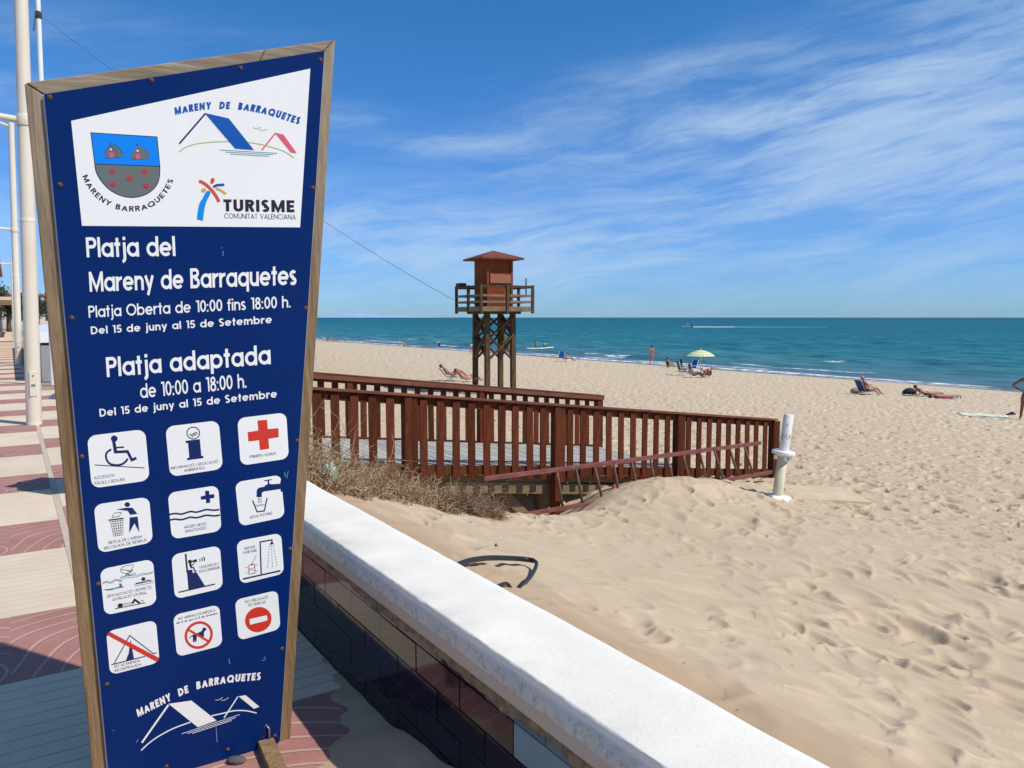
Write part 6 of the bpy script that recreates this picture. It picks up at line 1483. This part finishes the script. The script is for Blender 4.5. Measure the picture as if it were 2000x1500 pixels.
# standing man in pink shorts, seated woman, family under the parasol
person((1273, 714), 'walk', 12, 'standing man in pink swim shorts at the water line', 'tan', 'dark', (('shorts', (.72, .10, .14)),), hgt=1.74)
person((1304, 718), 'floor', -72, 'woman in a black swimsuit sitting on the sand left of the parasol', 'tan', 'dark', (('swimsuit', (.012, .012, .014)),))
gp = on_ground(1334, 733); beach_chair(None, -80, (.01, .18, .15), 'green beach chair left of the parasol pole', loc=gp, low=False)
person(None, 'chair', -80, 'person with long dark hair and white shirt in the green beach chair', 'tan', 'dark', (('shirt', (.62, .64, .68)), ('shorts', (.25, .25, .28))), loc=gp, long_hair=True)
gp2 = on_ground(1350, 729); beach_chair(None, 120, (.0, .12, .36), 'blue beach chair seen from behind under the parasol', loc=gp2, low=False)
person((1353, 737), 'lounge', -75, 'person with dark hair lounging in grey clothes beside the green chair', 'tan', 'dark', (('shirt', (.35, .36, .42)), ('trousers', (.10, .10, .12))), long_hair=True)
person((1371, 738), 'bend', -80, 'person bending down in a cream shirt and red headscarf by the parasol', 'tan', 'dark', (('shirt', (.62, .55, .46)), ('shorts', (.55, .50, .42))), cap_=(.55, .06, .04), drop=.34, hgt=1.62)
p = on_ground(1383, 733); mb = MB(); mb.lathe((0, 0, 0), [(0, 0), (.2, .02), (.26, .2), (.18, .36), (0, .38)], 12); o = mb.build('beach_bag', cloth((.012, .012, .016)), None, True); o.location = p; tag(o, 'round black bag at the right of the family under the parasol', 'bag')
# parasol
up_ = on_ground(1368, 727); kk = up_.y/1500
par = thing('beach_parasol', 'open green yellow and white striped beach parasol', 'parasol', up_, 0); Hp = (727-682)*kk
mb = MB(); mb.tube([(0, 0, -.2), (0, 0, Hp+.10)], .02, 8); mb.build('pole', M['white_paint'], par)
rad_ = 28*kk; n = 16; cols = [cloth((.66, .68, .58)), cloth((.47, .54, .22)), cloth((.68, .66, .42)), cloth((.70, .71, .66))]
rings = [(0, Hp), (.14, Hp-.02), (.30, Hp-.06), (.46, Hp-.12), (.62, Hp-.19), (.76, Hp-.27), (.88, Hp-.35), (1.0, Hp-.43)]; vs = []; fs = []; mi = []
for r_, z in rings:
    for j in range(n):
        q = 1-.03*(j % 2)*r_; vs.append((r_*rad_*q*math.cos(2*math.pi*j/n), r_*rad_*q*math.sin(2*math.pi*j/n), z))
for i in range(len(rings)-1):
    for j in range(n): fs.append((i*n+j, (i+1)*n+j, (i+1)*n+(j+1) % n, i*n+(j+1) % n)); mi.append([0, 1, 2, 1, 3, 1, 2][i])
mb = MB(); mb.v = vs; mb.f = fs; mb.mi = mi; cn = mb.build('canopy', cols, par); so_ = cn.modifiers.new('thick', 'SOLIDIFY'); so_.thickness = .006
for j in range(8):
    an = 2*math.pi*j/8; mb = MB(); mb.tube([(0, 0, Hp-.03), (rad_*.5*math.cos(an), rad_*.5*math.sin(an), Hp-.16), (rad_*.98*math.cos(an), rad_*.98*math.sin(an), Hp-.44)], .006, 4); mb.build('rib', M['steel'], par)
# blue chair and neighbour
p = on_ground(1094, 706); beach_chair(None, 20, (.0, .09, .42), 'blue folded back beach chair left of the seated woman at the water', loc=p, low=False)
p = on_ground(1106, 706); beach_chair(None, -70, (.55, .55, .52), 'white beach chair under the woman sitting at the water', loc=p)
person(None, 'lounge', -70, 'woman sitting in a low chair at the water beside the blue chair', 'tan', 'brown', (('bikini_top', (.5, .45, .4)), ('trunks', (.5, .45, .4))), loc=p)
p = on_ground(1080, 700); mb = MB(); mb.box((0, 0, .15), (.5, .3, .3)); mb.box((0, 0, .32), (.52, .32, .05)); mb.tube([(-.22, 0, .3), (-.18, 0, .44), (.18, 0, .44), (.22, 0, .3)], .012, 6); o = mb.build('cool_box', cloth((.6, .35, .3)), None, bevel=.02); o.location = p; tag(o, 'small pale cool box left of the blue chair at the water', 'cool box')
# couple on loungers near the tower
for i, (x, y, lb, wr, hr, yw) in enumerate(((882, 744, 'man reclining in a blue sun chair left of the lifeguard tower', (('shorts', (.16, .05, .05)),), 'dark', -75), (900, 747, 'woman lying back in a patterned pink dress beside the lifeguard tower legs', (('swimsuit', (.55, .22, .24)), ('shorts', (.6, .35, .35))), 'brown', -72))):
    p = on_ground(x, y)+Vector((.25*i, .5*i, 0)); None if i else beach_chair(None, yw, (.10, .20, .42), ['blue reclining chair under the man left of the lifeguard tower', 'blue reclining chair under the woman next to the lifeguard tower'][i], loc=p, recl=24)
    person(None, 'recl', yw, lb, 'tan', hr, wr, loc=Vector((p.x, p.y, p.z+(.08 if i == 0 else -.10))), hgt=1.80)
# people by and in the water
person((788, 677), 'floor', -60, 'person in a white top crouching at the water line far left of the tower', 'tan', 'brown', (('shirt', (.6, .6, .6)), ('shorts', (.02, .02, .03))))
person((860, 679), 'bend', 70, 'person in dark clothes bending over the water left of the tower', 'tan', 'grey', (('shirt', (.5, .52, .56)), ('trousers', (.02, .025, .05))), drop=.2)
person((919, 691), 'bend', -95, 'person in a white shirt bending down just left of the tower leg', 'tan', 'brown', (('shirt', (.75, .75, .74)), ('trunks', (.6, .4, .35))))
person((940, 690), 'floor', -80, 'person sitting on the sand seen between the tower legs', 'tan', 'brown', (('trunks', (.3, .05, .08)),))
wz = SEA_Z
for i, (x, y, lb, c) in enumerate(((1047, 682, 'person kneeling on a paddle board in the water left of the green shirt', (.6, .45, .38)), (1063, 681, 'person in a green shirt leaning over a paddle board in the water', (.25, .6, .2)))):
    p = on_z(x, y, wz); p.z = wz-.35
    person(None, 'stand' if i == 0 else 'bend', -60+i*20, lb, 'tan', 'dark', (('shirt', c), ('shorts', (.05, .05, .06))), loc=p, hgt=1.60, **({} if i == 0 else {'up': 25}), group='people in the water')
    q = on_z(x+(4 if i else -3), y+1, wz); mb = MB(); L = 2.3; vs = []
    for f in (-.5, -.45, -.3, 0, .3, .45, .5):
        w_ = .36*math.sqrt(max(0, 1-(2*f)**2))+.01; vs += [(f*L, -w_, .06), (f*L, 0, .14), (f*L, w_, .06), (f*L, 0, -.02)]
    fs = [(4*a_+b_, 4*a_+4+b_, 4*a_+4+(b_+1) % 4, 4*a_+(b_+1) % 4) for a_ in range(6) for b_ in range(4)]; mb.add(vs, fs); o = mb.build('paddle_board', cloth((.7, .75, .68)), None, True); o.location = (q.x, q.y, wz+.10); o.rotation_euler = (0, -.05*i, .3+.2*i); tag(o, ['pale paddle board under the kneeling person in the water', 'pale paddle board in front of the person in the green shirt'][i], 'paddle board', 'paddle boards in the water')
# far group at the left behind the sign edge
for i, (x, y, kd, yw, lb, c) in enumerate(((633, 668, 'chair', -80, 'person in a chair at the water line beside the sign frame', (.65, .6, .58)), (641, 669, 'lounge', -80, 'person in dark clothes lounging at the water line near the sign', (.04, .04, .07)), (653, 669, 'lounge', -85, 'person reclining farthest right of the distant group near the sign', (.08, .09, .12)))):
    p = on_ground(x, y); beach_chair(None, yw, (.2, .22, .3), ['distant chair nearest to the sign frame', 'middle distant chair near the sign', 'right hand distant chair near the sign'][i], loc=p, low=(kd != 'chair'))
    person(None, kd, yw, lb, 'tan', 'dark', (('shirt', c), ('shorts', c)), loc=p)
